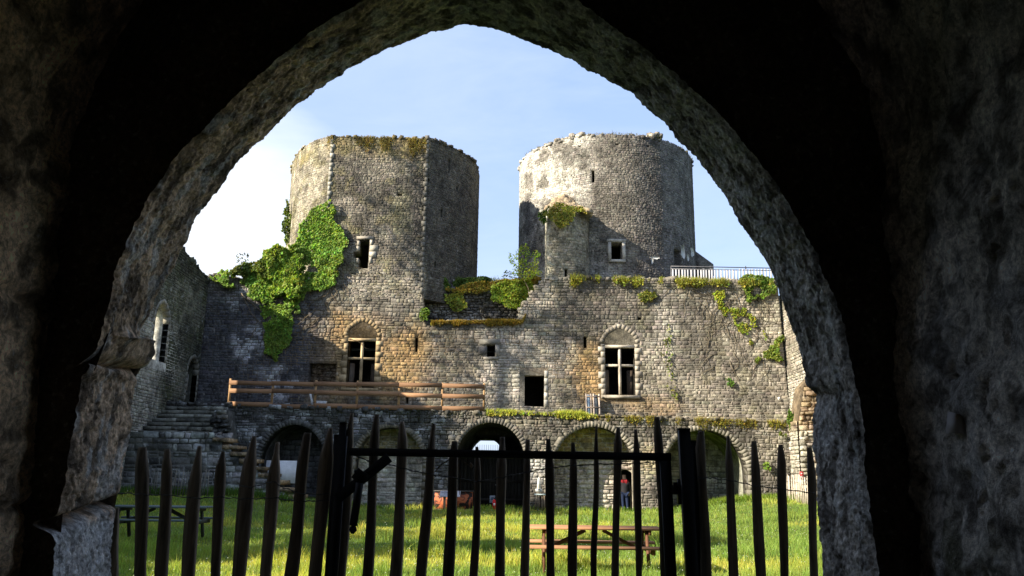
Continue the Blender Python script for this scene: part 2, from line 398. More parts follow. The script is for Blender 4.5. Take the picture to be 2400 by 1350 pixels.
def blades(mb, P, h, w, base, var=.3, lean=.25, tip=(1.15, 1.1, .9)):
    n = len(P); a = RNG.uniform(0, 2*PI, n); u = np.stack([np.cos(a), np.sin(a), a*0], 1)
    L = RNG.normal(0, lean, (n, 2)); hh = h*RNG.uniform(.5, 1.4, n); ww = (w*RNG.uniform(.6, 1.3, n))[:, None] if np.ndim(w) == 0 else (w*RNG.uniform(.6, 1.3, n))[:, None]
    up = np.stack([L[:, 0]*hh, L[:, 1]*hh, hh], 1); mid = up*np.array([.35, .35, .55])
    V = np.stack([P-u*ww/2, P+u*ww/2, P+mid+u*ww*.35, P+mid-u*ww*.35, P+up], 1)
    Fq = (np.array([[0, 1, 2, 3]])[None]+(np.arange(n)*5)[:, None, None]).reshape(-1, 4)
    Ft = (np.array([[3, 2, 4]])[None]+(np.arange(n)*5)[:, None, None]).reshape(-1, 3)
    C = np.array(base)[None] if np.ndim(base) == 1 else np.array(base)
    C = C*RNG.uniform(1-var, 1+var, (n, 1))*(1+RNG.normal(0, .08, (n, 3)))
    Cv = np.stack([C*.6, C*.6, C, C, C*np.array(tip)], 1)
    o = mb.n; mb.v.append(V.reshape(-1, 3)); mb.c.append(np.clip(Cv.reshape(-1, 3), .004, .8)); mb.f.append((Fq, o)); mb.f.append((Ft, o)); mb.n += n*5
def inpoly(x, y, poly):
    c = np.zeros(len(x), bool); n = len(poly)
    for i in range(n):
        x0, y0 = poly[i]; x1, y1 = poly[(i+1) % n]
        if y0 == y1: continue
        m = (y0 > y) != (y1 > y); c ^= m & (x < (x1-x0)*(y-y0)/(y1-y0)+x0)
    return c
def polyfill(poly, n, Y, bulge=.3, ragged=.35, hold=0.0):
    """points on a wall plane inside an outline, ragged edge, with a pillowy thickness"""
    W = [tuple((U(a, b, Y).x, U(a, b, Y).z)) for a, b in poly]
    xs = [p[0] for p in W]; zs = [p[1] for p in W]
    X = RNG.uniform(min(xs)-.3, max(xs)+.3, n*5); Z = RNG.uniform(min(zs)-.3, max(zs)+.3, n*5)
    q = np.stack([X, Z, X*0], -1)
    jx = (fbm(q, 1.5, 3)-.5)*2*ragged; jz = (fbm(q, 1.5, 3, 50)-.5)*2*ragged
    ok = inpoly(X+jx, Z+jz, W) & (fbm(q, 1.1, 4, 9) > .30+hold)
    X, Z = X[ok][:n], Z[ok][:n]
    th = bulge*(.15+1.3*np.clip(fbm(np.stack([X, Z, X*0], -1), .9, 3, 5)-.25, 0, 1))
    D = th*RNG.uniform(.25, 1, len(X))**.5
    return np.stack([X, Y-.05-D, Z], 1)

# ================================================================= GROUND
def groundz(X, Y):
    X = np.asarray(X, float); Y = np.asarray(Y, float)
    far = sstep(22, 40, Y)
    z = far*(.62*sstep(7, 13, X)+.6*sstep(-6, -13, X)) + .10*far
    return z+.05*(fbm(np.stack([X, Y, X*0], -1), .35, 2)-.5)*sstep(5, 9, Y)
def gz(x, y): return float(groundz(x, y))
gx = np.concatenate([[-400, -120, -50], np.linspace(-24, 22, 93), [50, 120, 400]]); gy = np.concatenate([[-200, -40, -8], np.linspace(0, 47, 95), [70, 150, 900]])
GX, GY = np.meshgrid(gx, gy, indexing='ij'); GZ = groundz(GX, GY)
GZ = np.where((GX < -24.1) | (GX > 22.1) | (GY > 47.1) | (GY < 5), 0, GZ)
g = MB(); nx, ny = len(gx), len(gy)
ii, jj = np.meshgrid(np.arange(nx-1), np.arange(ny-1), indexing='ij'); a0 = (ii*ny+jj).ravel()
g.add(np.stack([GX, GY, GZ], -1).reshape(-1, 3), np.stack([a0, a0+ny, a0+ny+1, a0+1], 1), (.10, .12, .03))
mg, nt, b, out = newmat('soil_and_grass'); t = N(nt, 'ShaderNodeTexCoord')
c = ramp(nt, noise(nt, t.outputs['Object'], .8, 8, .7), [(.3, (.045, .075, .012)), (.55, (.085, .13, .022)), (.75, (.15, .16, .05))])
c = mixc(nt, c, ramp(nt, noise(nt, t.outputs['Object'], 30, 4, .7), [(.3, .5), (.7, 1.4)]), 1.0, 'MULTIPLY')
nt.links.new(c, b.inputs['Base Color']); b.inputs['Roughness'].default_value = .95
go = g.build('ground', mg, loc=(0, 0, 0), smooth=True); tag(go, kind='structure')

# lawn blades and flowers
def lawn(n):
    Yv = 9.0*(46/9.0)**RNG.random(n)                           # denser near the gate
    Xv = RNG.uniform(-1, 1, n)*(Yv*.56+1.5)
    ok = (Xv > -18) & (Xv < 16.5) & (Yv < 43.1-.0*Xv) & ~((Xv < -9.9) & (Yv > 38.7))
    return Xv[ok], Yv[ok]
Xv, Yv = lawn(270000)
P = np.stack([Xv, Yv, groundz(Xv, Yv)-.01], 1)
f1 = fbm(P, .5, 3); f2 = fbm(P, 2.5, 3, 40); tall = sstep(.50, .72, fbm(P, .9, 4, 77))
dry = sstep(.45, .75, fbm(P, (.25, .6, 1), 3, 12))
Cg = lerp((.22, .33, .07), (.60, .58, .12), np.clip(dry*.8+.3*(f2-.5), 0, 1))
g = MB(); blades(g, P, (.06+.20*tall+.04*f1)*(.85+.15*Yv/20), .0075*(.65+Yv/17), Cg, .35, .35)
tag(g.build('grass', M_GRASSB, loc=(0, 0, 0)), 'ankle high green and yellow meadow grass of the courtyard', 'grass', kind='stuff')
k = RNG.choice(len(Xv), 3000, replace=False); k = k[fbm(P[k], .4, 2, 90) > .42]
Q = P[k]+np.stack([k*0, k*0, RNG.uniform(.10, .24, len(k))], 1); s = (.006*(.6+Q[:, 1]/24))[:, None]
dd = np.array([[1, 0, 0], [0, .7, .7], [-1, 0, 0], [0, -.7, -.7]])
V = (Q[:, None]+dd[None]*s[:, None]*1.0).reshape(-1, 3)
g = MB(); g.add(V, (np.arange(4)[None]+(np.arange(len(k))*4)[:, None]), (.50, .50, .40))
tag(g.build('flowers', M_PAINT, loc=(0, 0, 0)), 'tiny white flowers dotted over the courtyard meadow', 'flowers', kind='stuff')

# ================================================================= MASONRY COLOURS
def px_spot(P, Y, px, py, rx, rz):                               # soft patch around the wall point seen there
    c = U(px, py, Y); k = Y/1900.
    d = ((P[:, 0]-c.x)/(rx*k))**2+((P[:, 2]-c.z)/(rz*k))**2
    n = fbm(P, .9, 3, 3)
    return sstep(1.5, .2, d+(n-.5)*2.2)
STL = np.array((.345, .31, .245)); STD = np.array((.135, .122, .102)); BLK = np.array((.055, .055, .055)); WHT = np.array((.50, .46, .39)); OCH = np.array((.36, .235, .10))
def streak(P, off=0): return fbm(P, (.9, .9, .10), 4, off)
def col_wall(P):
    P = np.asarray(P); n = fbm(P, .35, 4); C = lerp(STD*1.1, STL, sstep(.36, .62, n)); C = lerp(C, STD*.7, sstep(.52, .64, fbm(P, 1.3, 4, 88))*.6)
    C = lerp(C, STD*.62, sstep(.52, .68, streak(P, 20))*.6); C = lerp(C, (.15, .14, .07), sstep(.56, .66, fbm(P, 1.4, 4, 141))*.4)
    for q in ((780, 850, 90, 110, .7), (930, 850, 70, 100, .75), (1390, 870, 55, 80, .85), (850, 770, 70, 40, .45), (975, 800, 40, 50, .5), (1530, 950, 70, 25, .4)):
        C = lerp(C, OCH, px_spot(P, 47, *q[:4])*q[4])
    for q in ((1200, 880, 70, 110, .55), (1180, 790, 70, 50, .35), (1560, 790, 30, 110, .45), (1700, 720, 50, 40, .3), (1310, 830, 50, 50, .4)):
        C = lerp(C, WHT, px_spot(P, 47, *q[:4])*q[4])
    for q in ((1370, 720, 90, 50, .5), (1650, 830, 100, 50, .4), (1060, 830, 60, 80, .35)):  # the two right-hand patches paint branch shadows into the wall colour
        C = lerp(C, STD*.8, px_spot(P, 47, *q[:4])*q[4])
    lft = sstep(-9.3, -12.5, P[:, 0]+1.2*(n-.5)*2)*sstep(13.6, 11.2, P[:, 2])     # blue-black stains with the side wall's shade painted in, left end
    C = lerp(C, (.062, .064, .075), lft*.93)
    for q in ((580, 800, 45, 55, .8), (650, 900, 40, 45, .75), (560, 700, 40, 30, .4), (600, 870, 60, 18, .3), (640, 780, 25, 60, .5)): C = lerp(C, (.55, .55, .56), px_spot(P, 47, *q[:4])*q[4]*sstep(.42, .56, fbm(P, 2.2, 4, 60)))
    return C
def col_ltower(P):
    P = np.asarray(P); n = fbm(P, .45, 4); C = lerp(STD*.7, STL*.72, sstep(.42, .60, fbm(P, .8, 5, 14)))
    up = sstep(20.4, 21.5, P[:, 2]+(n-.5)*3); C = lerp(C, (.24, .19, .085), up*.85*sstep(.3, .5, fbm(P, 1.8, 4, 3)))
    lo = sstep(17.2, 13.5, P[:, 2]+(n-.5)*6); C = lerp(C, STL*.95, lo*.6)
    left = sstep(-11.2, -11.9, P[:, 0]); C = lerp(C, np.array((.42, .38, .29)), left*.75*sstep(.3, .55, fbm(P, .9, 4, 61)))  # sunlit left face painted paler
    right = sstep(-5.3, -5.0, P[:, 0]); C = lerp(C, STD*.65, right*.8)  # right face, turned from the sun, painted darker
    C = lerp(C, np.array((.25, .24, .14)), px_spot(P, 47, 940, 500, 25, 60)*.8); C = lerp(C, (.17, .15, .065), sstep(.54, .64, fbm(P, 1.6, 4, 131))*.55*(1-right)); C = lerp(C, (.07, .066, .06), sstep(.54, .68, streak(P, 71))*.5)
    return C
def col_rtower(P):
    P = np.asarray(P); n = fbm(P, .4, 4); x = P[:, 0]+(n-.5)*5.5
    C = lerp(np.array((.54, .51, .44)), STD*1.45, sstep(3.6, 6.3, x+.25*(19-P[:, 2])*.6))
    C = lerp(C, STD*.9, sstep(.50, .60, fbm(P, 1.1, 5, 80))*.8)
    C = lerp(C, (.085, .08, .078), sstep(7.2, 8.6, P[:, 0])*.75)  # dark lichen plus painted shade on the flank away from the sun
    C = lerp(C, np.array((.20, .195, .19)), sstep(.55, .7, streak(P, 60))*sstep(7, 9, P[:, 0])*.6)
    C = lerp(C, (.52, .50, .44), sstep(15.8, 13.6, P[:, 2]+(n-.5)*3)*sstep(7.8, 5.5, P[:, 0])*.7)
    C = lerp(C, (.10, .10, .11), sstep(2.4, 1.0, P[:, 0])*sstep(20.8, 19.4, P[:, 2])*.6)  # cast shadow of the left tower painted on the stone
    return C
def col_arcade(P):
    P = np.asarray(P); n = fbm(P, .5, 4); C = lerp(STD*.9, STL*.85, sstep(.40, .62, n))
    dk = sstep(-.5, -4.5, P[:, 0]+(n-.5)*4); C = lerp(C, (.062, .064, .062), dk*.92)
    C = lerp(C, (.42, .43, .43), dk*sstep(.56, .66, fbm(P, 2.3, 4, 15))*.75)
    C = lerp(C, (.10, .085, .05), sstep(4.1, 4.9, P[:, 2]+(n-.5)*.9)*.65*sstep(-6, 3, P[:, 0]))
    C = lerp(C, np.array((.50, .42, .26)), px_spot(P, 43, 1520, 1070, 22, 40)*.7)
    C = lerp(C, (.62, .61, .57), px_spot(P, 43, 1268, 1100, 28, 35)*.6)
    return C
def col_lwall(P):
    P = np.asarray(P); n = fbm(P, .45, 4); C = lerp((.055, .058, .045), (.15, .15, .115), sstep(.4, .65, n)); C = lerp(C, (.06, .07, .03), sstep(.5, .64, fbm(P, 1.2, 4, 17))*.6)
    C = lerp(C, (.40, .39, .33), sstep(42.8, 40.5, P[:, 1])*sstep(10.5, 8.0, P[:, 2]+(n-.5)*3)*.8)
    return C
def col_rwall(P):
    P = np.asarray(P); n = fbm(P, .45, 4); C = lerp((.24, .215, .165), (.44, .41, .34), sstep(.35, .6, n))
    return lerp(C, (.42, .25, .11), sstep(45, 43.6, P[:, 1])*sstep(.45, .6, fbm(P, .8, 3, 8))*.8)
def const(c): return lambda P: np.tile(np.array(c, float), (len(P), 1))

YW = 47.0
def W(px, py, Y=YW): p = U(px, py, Y); return (p.x, p.z)
def prect(px0, py0, px1, py1, Y=YW):                             # photo rectangle (left, top, right, bottom) on the wall plane
    a = W(px0, py1, Y); b = W(px1, py0, Y); return rect(a[0], a[1], b[0], b[1])
TZ = 5.0                                                         # terrace level
XL, XR = -18.1, 16.1

# ================================================================= UPPER FACADE (one wall with the courtyard windows)
fr = YF(YW)
cw = thing('curtain_wall', 'long grey ruined inner wall above the terrace, with two cross windows and a doorway', 'wall', (0, YW, TZ-.4))
outer = [(XL, TZ-.4), (XR, TZ-.4), W(1822, 662), W(1700, 657), W(1560, 655), W(1420, 652), W(1330, 650), W(1272, 655), W(1235, 700), W(1205, 757), W(1000, 757), W(985, 640), W(765, 640), W(700, 652), W(600, 655), (XL, W(480, 645)[1])]
wl = prect(810, 795, 882, 908); wr = prect(1419, 811, 1487, 925)
def pcx(p): return (p[0][0]+p[2][0])/2
sqw = prect(1141, 808, 1161, 836); door = prect(1229, 880, 1276, 953); drec = prect(1218, 868, 1284, 953)
hearth = prect(722, 852, 789, 905); slits = [prect(972, 791, 980, 825), prect(1368, 789, 1375, 816), prect(951, 931, 957, 946)]; hole1 = prect(1495, 743, 1503, 750)
holes = [wl, wr, sqw, door, hearth, hole1]+slits
def archtop(w, apex_py, extra=.12):
    cx = pcx(w); r = (w[1][0]-w[0][0])/2+extra; zt = w[2][1]+.35; za = W(0, apex_py)[1] if False else None
    return cx, r, zt
def tymp(w, apexz, extra=.10):
    cx = pcx(w); r = (w[1][0]-w[0][0])/2+extra; zt = w[2][1]; return archpoly(cx, w[0][1], zt+.15, r, apexz-zt-.15, 16, True)
tl = tymp(wl, W(852, 752)[1]); tr = tymp(wr, W(1452, 768)[1])
mb = MB(); mb.prism(outer, fr, 0, -1.0, holes=holes, colfn=lambda P: col_wall(P)*.62)
stones(mb, fr, outer, [grow(tl, .22), grow(tr, .22), grow(sqw, .16), drec, grow(hearth, .03), hole1]+[grow(s_, .02) for s_ in slits], col_wall, hz=.20, lz=.32, prot=.010, hvar=.42, jit=.7, gap=.016, var=.27)
def wtop(s_):
    xs = [W(x, y)[0] for x, y in ((985, 757), (1205, 757), (1235, 700), (1272, 655), (1420, 652), (1822, 662))]; zs = [W(x, y)[1] for x, y in ((985, 757), (1205, 757), (1235, 700), (1272, 655), (1420, 652), (1822, 662))]
    return float(np.interp(s_, xs, zs))
rubble(mb, fr, W(990, 700)[0], W(1822, 660)[0], wtop, col_wall, size=.32, hh=.15)
ztl = W(480, 645)[1]
rubble(mb, fr, XL, W(765, 640)[0], lambda s_: float(np.interp(s_, [XL, -12], [ztl, W(700, 650)[1]])), col_wall, size=.32, hh=.2)
# rubble surround of the doorway and the little square window
for (a, bb, wd) in ((drec, door, .5),):
    pass
wall = mb.build('wall_face', M_STONE, cw)
def cross_window(w, tp, parent, c, warm):
    x0, z0 = w[0]; x1, z1 = w[2]; cx = (x0+x1)/2; zc = z0+(z1-z0)*.60
    mb = MB(); mb.prism(tp, fr, .01, -.12, colfn=const(c)); 
    # the blind stone tympanum above the lintel, cut away where the lights are
    mb = MB(); q = [p for p in tp if p[1] > z1+.02]; q = [(q[0][0], z1+.02)]+q+[(q[-1][0], z1+.02)]
    mb.prism(q, fr, -.10, -.3, colfn=const(np.array(c)*.5)); stones(mb, YF(YW+.10), q, [], const(np.array(c)*1.15), hz=.22, lz=.42, prot=.03, var=.25, gap=.03)
    tym = mb.build('tympanum', M_TRIM, parent)
    mb = MB(); ring(mb, fr, tp, .24, .015, -.4, np.array(c)*.6, n=13, var=.25); mb.build('arch_surround', M_TRIM, parent)
    mb = MB(); e = tp[0][0]-x1
    for sx, xx in ((-1, x0), (1, x1)):                          # jamb blocks, alternately long and short
        z = z0-.05; k = 0
        while z < z1+.1:
            h = random.uniform(.3, .42); h = min(h, z1+.1-z) if z1+.1-z > .1 else .12; ww = .24+(.16 if k % 2 else 0); k += 1
            a = xx+sx*ww/2; mb.box((a, YW+.17, z+h/2), (ww, .38+random.uniform(0, .02), h-.012), C=np.array(c)*random.uniform(.6, 1.05)); z += h
    mb.build('jambs', M_TRIM, parent)
    f = MB(); f.box((cx, YW+.10, z1-.04), (x1-x0, .26, .16), C=np.array(c)*1.05)
    f.box((cx, YW+.02, z0-.12), (x1-x0+.5, .36, .17), C=np.array(c)*.8)
    fo = f.build('window_frame', M_TRIM, parent)
    m = MB(); m.box((cx, YW+.16, (z0+z1)/2-.04), (.15, .2, z1-z0-.12), C=np.array(c)*1.15); m.box((cx, YW+.16, zc), (x1-x0-.004, .17, .13), C=np.array(c)*1.2)
    m.box((cx, YW+.075, (z0+z1)/2-.04), (.07, .05, z1-z0-.14), C=np.array(c)*1.15); m.build('mullion_cross', M_TRIM, fo)
    s2 = MB()
    s2.box((x0+.17, YW+.75, z0+(z1-z0)*.28), (.30, .05, (z1-z0)*.5), Matrix.Rotation(.5, 3, 'Z'), (.16, .13, .10)); s2.box((x1-.2, YW+.8, z0+(z1-z0)*.28), (.34, .05, (z1-z0)*.5), Matrix.Rotation(-.3, 3, 'Z'), (.08, .06, .045))
    s2.build('shutter', M_WOOD, parent)
cross_window(wl, tl, cw, (.40, .30, .17), 1); cross_window(wr, tr, cw, (.44, .39, .31), 0)
# square window trim and doorway
mb = MB(); x0, z0 = sqw[0]; x1, z1 = sqw[2]
mb.box(((x0+x1)/2-.1, YW+.09, z1+.17), (x1-x0+.75, .30, .30), C=(.19, .18, .155), jit=.02); mb.box((x0-.26, YW+.09, (z0+z1)/2), (.48, .28, .44), C=(.11, .105, .10), jit=.02); mb.box((x1+.13, YW+.10, (z0+z1)/2), (.24, .28, z1-z0), C=(.30, .28, .24), jit=.02)
mb.box(((x0+x1)/2, YW+.1, z0-.09), (x1-x0+.4, .30, .16), C=(.27, .25, .21), jit=.02); mb.build('square_window_surround', M_TRIM, cw)
mb = MB(); x0, z0 = door[0]; x1, z1 = door[2]; X0, _ = drec[0]; X1, Z1 = drec[2]
stones(mb, YF(YW+.22), [(X0, z0), (x0, z0), (x0, z1), (x1, z1), (x1, z0), (X1, z0), (X1, Z1), (X0, Z1)], [], const((.34, .30, .24)), hz=.22, lz=.25, prot=.12, jit=.6)
mb.box(((x0+x1)/2, YW+.3, z1+.09), (x1-x0+.5, .4, .16), C=(.33, .27, .18), jit=.02)
for z in np.arange(z0, z1, .42): mb.box((x1+.10, YW+.15, z+.2), (.2, .35, .4), C=np.array((.52, .49, .42))*random.uniform(.8, 1.1), jit=.012)
mb.build('doorway_surround', M_TRIM, cw)
mb = MB(); mb.prism(grow(hearth, .15), YF(YW+.55), 0, -.2, colfn=const((.12, .09, .06))); stones(mb, YF(YW+.55), hearth, [], const((.16, .115, .075)), hz=.2, lz=.3, prot=.15, jit=.7); mb.build('hearth_recess', M_STONE, cw)
# rooms behind: closed dark interior, its flat roof is the wall walk
mb = MB(); zt = W(1560, 668)[1]
zm = W(1100, 762)[1]
mb.box((-.4, YW+4.5, TZ-.65), (33.0, 6.9, .4), C=(.12, .11, .1)); mb.box((9.3, YW+4.5, zt-.2), (13.6, 6.9, .3), C=(.14, .14, .09))
mb.box((-7.3, YW+4.5, zm-.3), (19.2, 6.9, .3), C=(.14, .14, .09)); mb.box((-.4, YW+7.8, (TZ+zm)/2-.3), (33, .5, zm-TZ), C=(.12, .11, .1)); mb.box((XR, YW+4.5, (TZ+zt)/2-.3), (.5, 6.9, zt-TZ), C=(.3, .28, .22)); mb.box((2.6, YW+4.4, (zm+zt)/2-.2), (.4, 6.6, zt-zm), C=(.2, .19, .15))
mb.box((9.3, YW+7.8, (zm+zt)/2), (13.6, .5, zt-zm+.6), C=(.2, .19, .15)); mb.box((XL+1, YW+4.5, (TZ+zm)/2-.3), (.5, 6.9, zm-TZ), C=(.2, .19, .15))
mb.build('inner_rooms', M_STONE, cw)

# recessed broken wall core between the towers
rz0 = W(1000, 765)[1]; YB = YW+1.7
ob = [W(975, 772, YB), W(1262, 772, YB), W(1262, 652, YB), W(1180, 660, YB), W(1120, 662, YB), W(1040, 655, YB), W(975, 648, YB)]
core = thing('broken_wall', 'recessed broken rubble wall hung with plants between the two towers', 'wall', (-1.5, YB, rz0-.5))
mb = MB(); mb.prism(ob, YF(YB), 0, -1.6, colfn=const((.10, .095, .08)))
stones(mb, YF(YB), ob, [], lambda P: lerp((.13, .12, .10), (.44, .42, .38), sstep(.42, .62, fbm(P, 1.1, 4))), hz=.17, lz=.26, prot=.16, jit=.9, gap=.03, var=.4)
rubble(mb, YF(YB), ob[0][0], ob[1][0], lambda s_: 13.15, const((.16, .15, .12)), d0=-1.2, size=.3)
mb.box((-1.6, YW+.9, rz0+.02), (ob[1][0]-ob[0][0], 1.65, .2), C=(.2, .16, .08)); mb.build('rubble_core', M_STONE, core)

# ================================================================= TOWERS
def px_path(lst, row=500): return [(U(a, row, Y).x, Y) for a, Y in lst]
def smooth_closed(pts, sharp, k=5):
    """Catmull-Rom through pts, except segments flagged straight"""
    P = [Vector(p+(0,)) for p in pts]; n = len(P); out = []
    for i in range(n):
        p0, p1, p2, p3 = P[i-1], P[i], P[(i+1) % n], P[(i+2) % n]
        if i in sharp: out.append(p1.to_2d()); continue
        if (i-1) % n in sharp: p0 = p1+(p1-p2)
        if (i+1) % n in sharp: p3 = p2+(p2-p1)
        for j in range(k):
            t = j/k; out.append((.5*((2*p1)+(-p0+p2)*t+(2*p0-5*p1+4*p2-p3)*t*t+(-p0+3*p1-3*p2+p3)*t**3)).to_2d())
    out.append(out[0]); return [tuple(p) for p in out]
def tower(name_parts, path, z0, z1, colfn, openings, par, hz=.135, lz=.20, prot=.010, topfn=None, toprow=None, thick=1.5):
    mb = MB(); ss = list(path.s)
    shell(mb, path, ss, list(np.linspace(z0, z1, 6)), openings, colfn, 1.1)
    stones(mb, path, rect(0, z0, path.L-.01, z1), [rect(o[0]-.03, o[1]-.03, o[2]+.03, o[3]+.03) for o in openings], colfn, hz=hz, lz=lz, prot=prot, hvar=.45, jit=1.2, wav=.15, var=.30, gap=.014)
    rubble(mb, path, 0.05, path.L-.05, (topfn or (lambda s_: z1)), colfn, d0=-1.0, size=.24, hh=.16, dens=1.8)
    # floor added below the wall head to keep the openings dark
    P = path.p[:-1]; c = P.mean(0); V = np.vstack([np.c_[P*.96+c*.04, np.full(len(P), z1-.7)], [[c[0], c[1], z1-.7]]]); m = len(P)
    mb.add(V, [(i, (i+1) % m, m) for i in range(m)], (.1, .1, .07))
    return mb
lt_px = [(1000, 47), (1055, 48.3), (1104, 50.3), (1121, 52.8), (1113, 55.2), (1060, 58), (960, 60.3), (850, 60.5), (740, 58.6), (690, 55.4), (678, 52.2), (687, 49.8), (715, 48.1), (765, 47)]
pts = px_path(lt_px, 480); lp = Path(smooth_closed(pts[::-1], {0, 13})[::1]) if False else None
# order counter-clockwise seen from above so that the outward normal is (dy,-dx)
A = px_path(lt_px, 480)                                           # starts at the right front corner and runs round the back to the left front corner
cl_ = smooth_closed(A, {13}); lp = Path(cl_)
zt_l = 22.2; lt = thing('left_tower', 'ivy-grown grey tower with a flat front face, left of the gap', 'tower', (-8.5, 53, 12)); lt.name = 'tower'
def op(path, x0, y0, x1, y1):
    s0, q0 = path.at_px(x0, (y0+y1)/2); s1, q1 = path.at_px(x1, (y0+y1)/2); Yq = q0[1]
    return (min(s0, s1), U(x0, y1, Yq).z, max(s0, s1), U(x0, y0, Yq).z)
ops_l = [op(lp, 842, 561, 866, 629), op(lp, 829, 590, 842, 604), op(lp, 1001, 418, 1007, 426), op(lp, 933, 453, 941, 460), op(lp, 1051, 373, 1055, 405), op(lp, 1033, 490, 1037, 509), op(lp, 1069, 437, 1073, 447), op(lp, 1018, 612, 1022, 628)]
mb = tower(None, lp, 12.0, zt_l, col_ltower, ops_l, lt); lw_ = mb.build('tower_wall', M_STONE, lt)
x0, x1 = U(842, 590, 47).x, U(866, 590, 47).x; z0, z1 = U(850, 629, 47).z, U(850, 561, 47).z
mb = MB(); mb.box(((x0+x1)/2, 47.08, z1+.09), (x1-x0+.4, .3, .17), C=(.30, .27, .22)); mb.build('lintel', M_TRIM, lt); mb = MB()
for i_, (dz, w_) in enumerate(((.2, .16), (.55, .5), (.95, .4), (1.3, .16))): mb.box((x1+w_/2, 47.1, z1-dz), (w_, .28, .36), C=np.array((.40, .37, .30))*random.uniform(.8, 1.1), jit=.01)
mb.build('jamb', M_TRIM, lt)
for dz, w_ in ((.25, .14), (.6, .2), (1.35, .14)): mb = MB(); mb.box((x0-w_/2, 47.1, z1-dz), (w_, .28, .3), C=np.array((.34, .31, .25))*random.uniform(.8, 1.1), jit=.01); mb.build('jamb_stone', M_TRIM, lt)
# quoins on the two front corners
for (px_, sx, c) in ((766, -1, (.33, .31, .26)), (999, 1, (.17, .16, .135))):
    mb = MB(); z = 12.3; k = 0; xx = U(px_, 480, 47).x
    while z < 22.1:
        h = random.uniform(.26, .36); w_ = .16+.10*(k % 2)
        mb.box((xx-sx*w_/2+sx*.02, 47.12, z+h/2), (w_, .34, h-.02), C=np.array(c)*random.uniform(.75, 1.1), jit=.012); z += h; k += 1
    mb.build('corner_stones', M_TRIM, lt)

rcx = U(1419, 500, 55.2).x; RR = 6.18
rp_ = Path([(rcx+RR*math.cos(a), 55.2+RR*math.sin(a)) for a in np.linspace(-PI/2+1.9, -PI/2+1.9+2*PI, 61)[::-1]])
rp_ = Path([(rcx+RR*math.cos(a), 55.2+RR*math.sin(a)) for a in np.linspace(PI/2, PI/2+2*PI, 65)])
zt_r = 23.55
rt = thing('tower', 'round pale tower with a white-streaked left side, behind the small stair turret', 'tower', (rcx, 55.2, 12))
ops_r = [op(rp_, 1386, 398, 1393, 428), op(rp_, 1433, 571, 1458, 609), op(rp_, 1580, 583, 1596, 625), op(rp_, 1276, 356, 1281, 361), op(rp_, 1356, 340, 1361, 345), op(rp_, 1443, 336, 1450, 340), op(rp_, 1517, 340, 1521, 344)]
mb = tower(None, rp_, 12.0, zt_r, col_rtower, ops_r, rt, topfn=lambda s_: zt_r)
# raised stubs of the parapet
for px_, wv, hv in ((1350, .9, .35), (1548, 1.3, .5), (1320, 1.4, .2)):
    s_, q_ = rp_.at_px(px_, 320)
    for k in range(14): mb.box(rp_(np.array([s_+random.uniform(-wv, wv)/2]), np.array([zt_r+random.uniform(.1, hv)]), np.array([random.uniform(-.6, -.1)]))[0], (.3, .3, .22), Matrix.Rotation(random.uniform(0, 3), 3, 'Z'), np.array((.34, .31, .26))*random.uniform(.7, 1.2), jit=.03)
mb.build('tower_wall', M_STONE, rt)
mb = MB(); s_, q_ = rp_.at_px(1445, 590); c = np.array(rp_(np.array([s_]), np.array([0]), np.array([.02]))[0]); i_ = int(np.searchsorted(rp_.s, s_))-1; nn_ = rp_.segn[i_]; R = Matrix.Rotation(math.atan2(nn_[0], -nn_[1]), 3, 'Z')
o_ = ops_r[1]; wz = o_[3]-o_[1]; ww = o_[2]-o_[0]; zc_ = (o_[1]+o_[3])/2
for dx, dz, sx, sz in ((-ww/2-.11, 0, .2, wz+.2), (ww/2+.11, 0, .2, wz+.2), (0, wz/2+.16, ww+.55, .2), (0, -wz/2-.09, ww+.4, .16)):
    mb.box(c+np.array([dx*R[0][0], dx*R[1][0], zc_+dz]), (sx, .3, sz), R, (.42, .40, .35))
mb.build('window_surround', M_TRIM, rt)
# white plaster scars by the upper door, and the little lean-to roof at the right
for (px_, py_, a, bq) in ((1600, 588, .3, .5), (1622, 592, .45, .35), (1612, 605, .25, .25), (1536, 604, .35, .10), (1528, 610, .1, .25)):
    mb = MB(); s_, q_ = rp_.at_px(px_, py_); z_ = U(px_, py_, q_[1]).z; th = np.linspace(0, 2*PI, 11)[:-1]; rr_ = RNG.uniform(.6, 1.2, 10)
    S = s_+a*rr_*np.cos(th); T = z_+bq*rr_*np.sin(th); V = np.vstack([rp_(S, T, np.full(10, .03)), rp_(S, T, np.full(10, -.02))])
    mb.add(V, [tuple(range(10))]+[(i, (i+1) % 10, 10+(i+1) % 10, 10+i) for i in range(10)], (.5, .5, .47)); mb.build('plaster_patch', M_TRIM, rt)
mb = MB(); a = U(1630, 596, 54.6); b_ = U(1664, 628, 54.6); V = [(a.x-.3, 53.6, a.z), (a.x-.3, 56, a.z), (b_.x, 56, b_.z), (b_.x, 53.6, b_.z), (a.x-.3, 53.6, b_.z-.8), (a.x-.3, 56, b_.z-.8), (b_.x, 56, b_.z-.8), (b_.x, 53.6, b_.z-.8)]
mb.add(V, [(0, 1, 2, 3), (0, 3, 7, 4), (1, 5, 6, 2), (3, 2, 6, 7), (0, 4, 5, 1), (4, 7, 6, 5)], (.14, .13, .115)); mb.build('lean_to_buttress', M_STONE, rt)

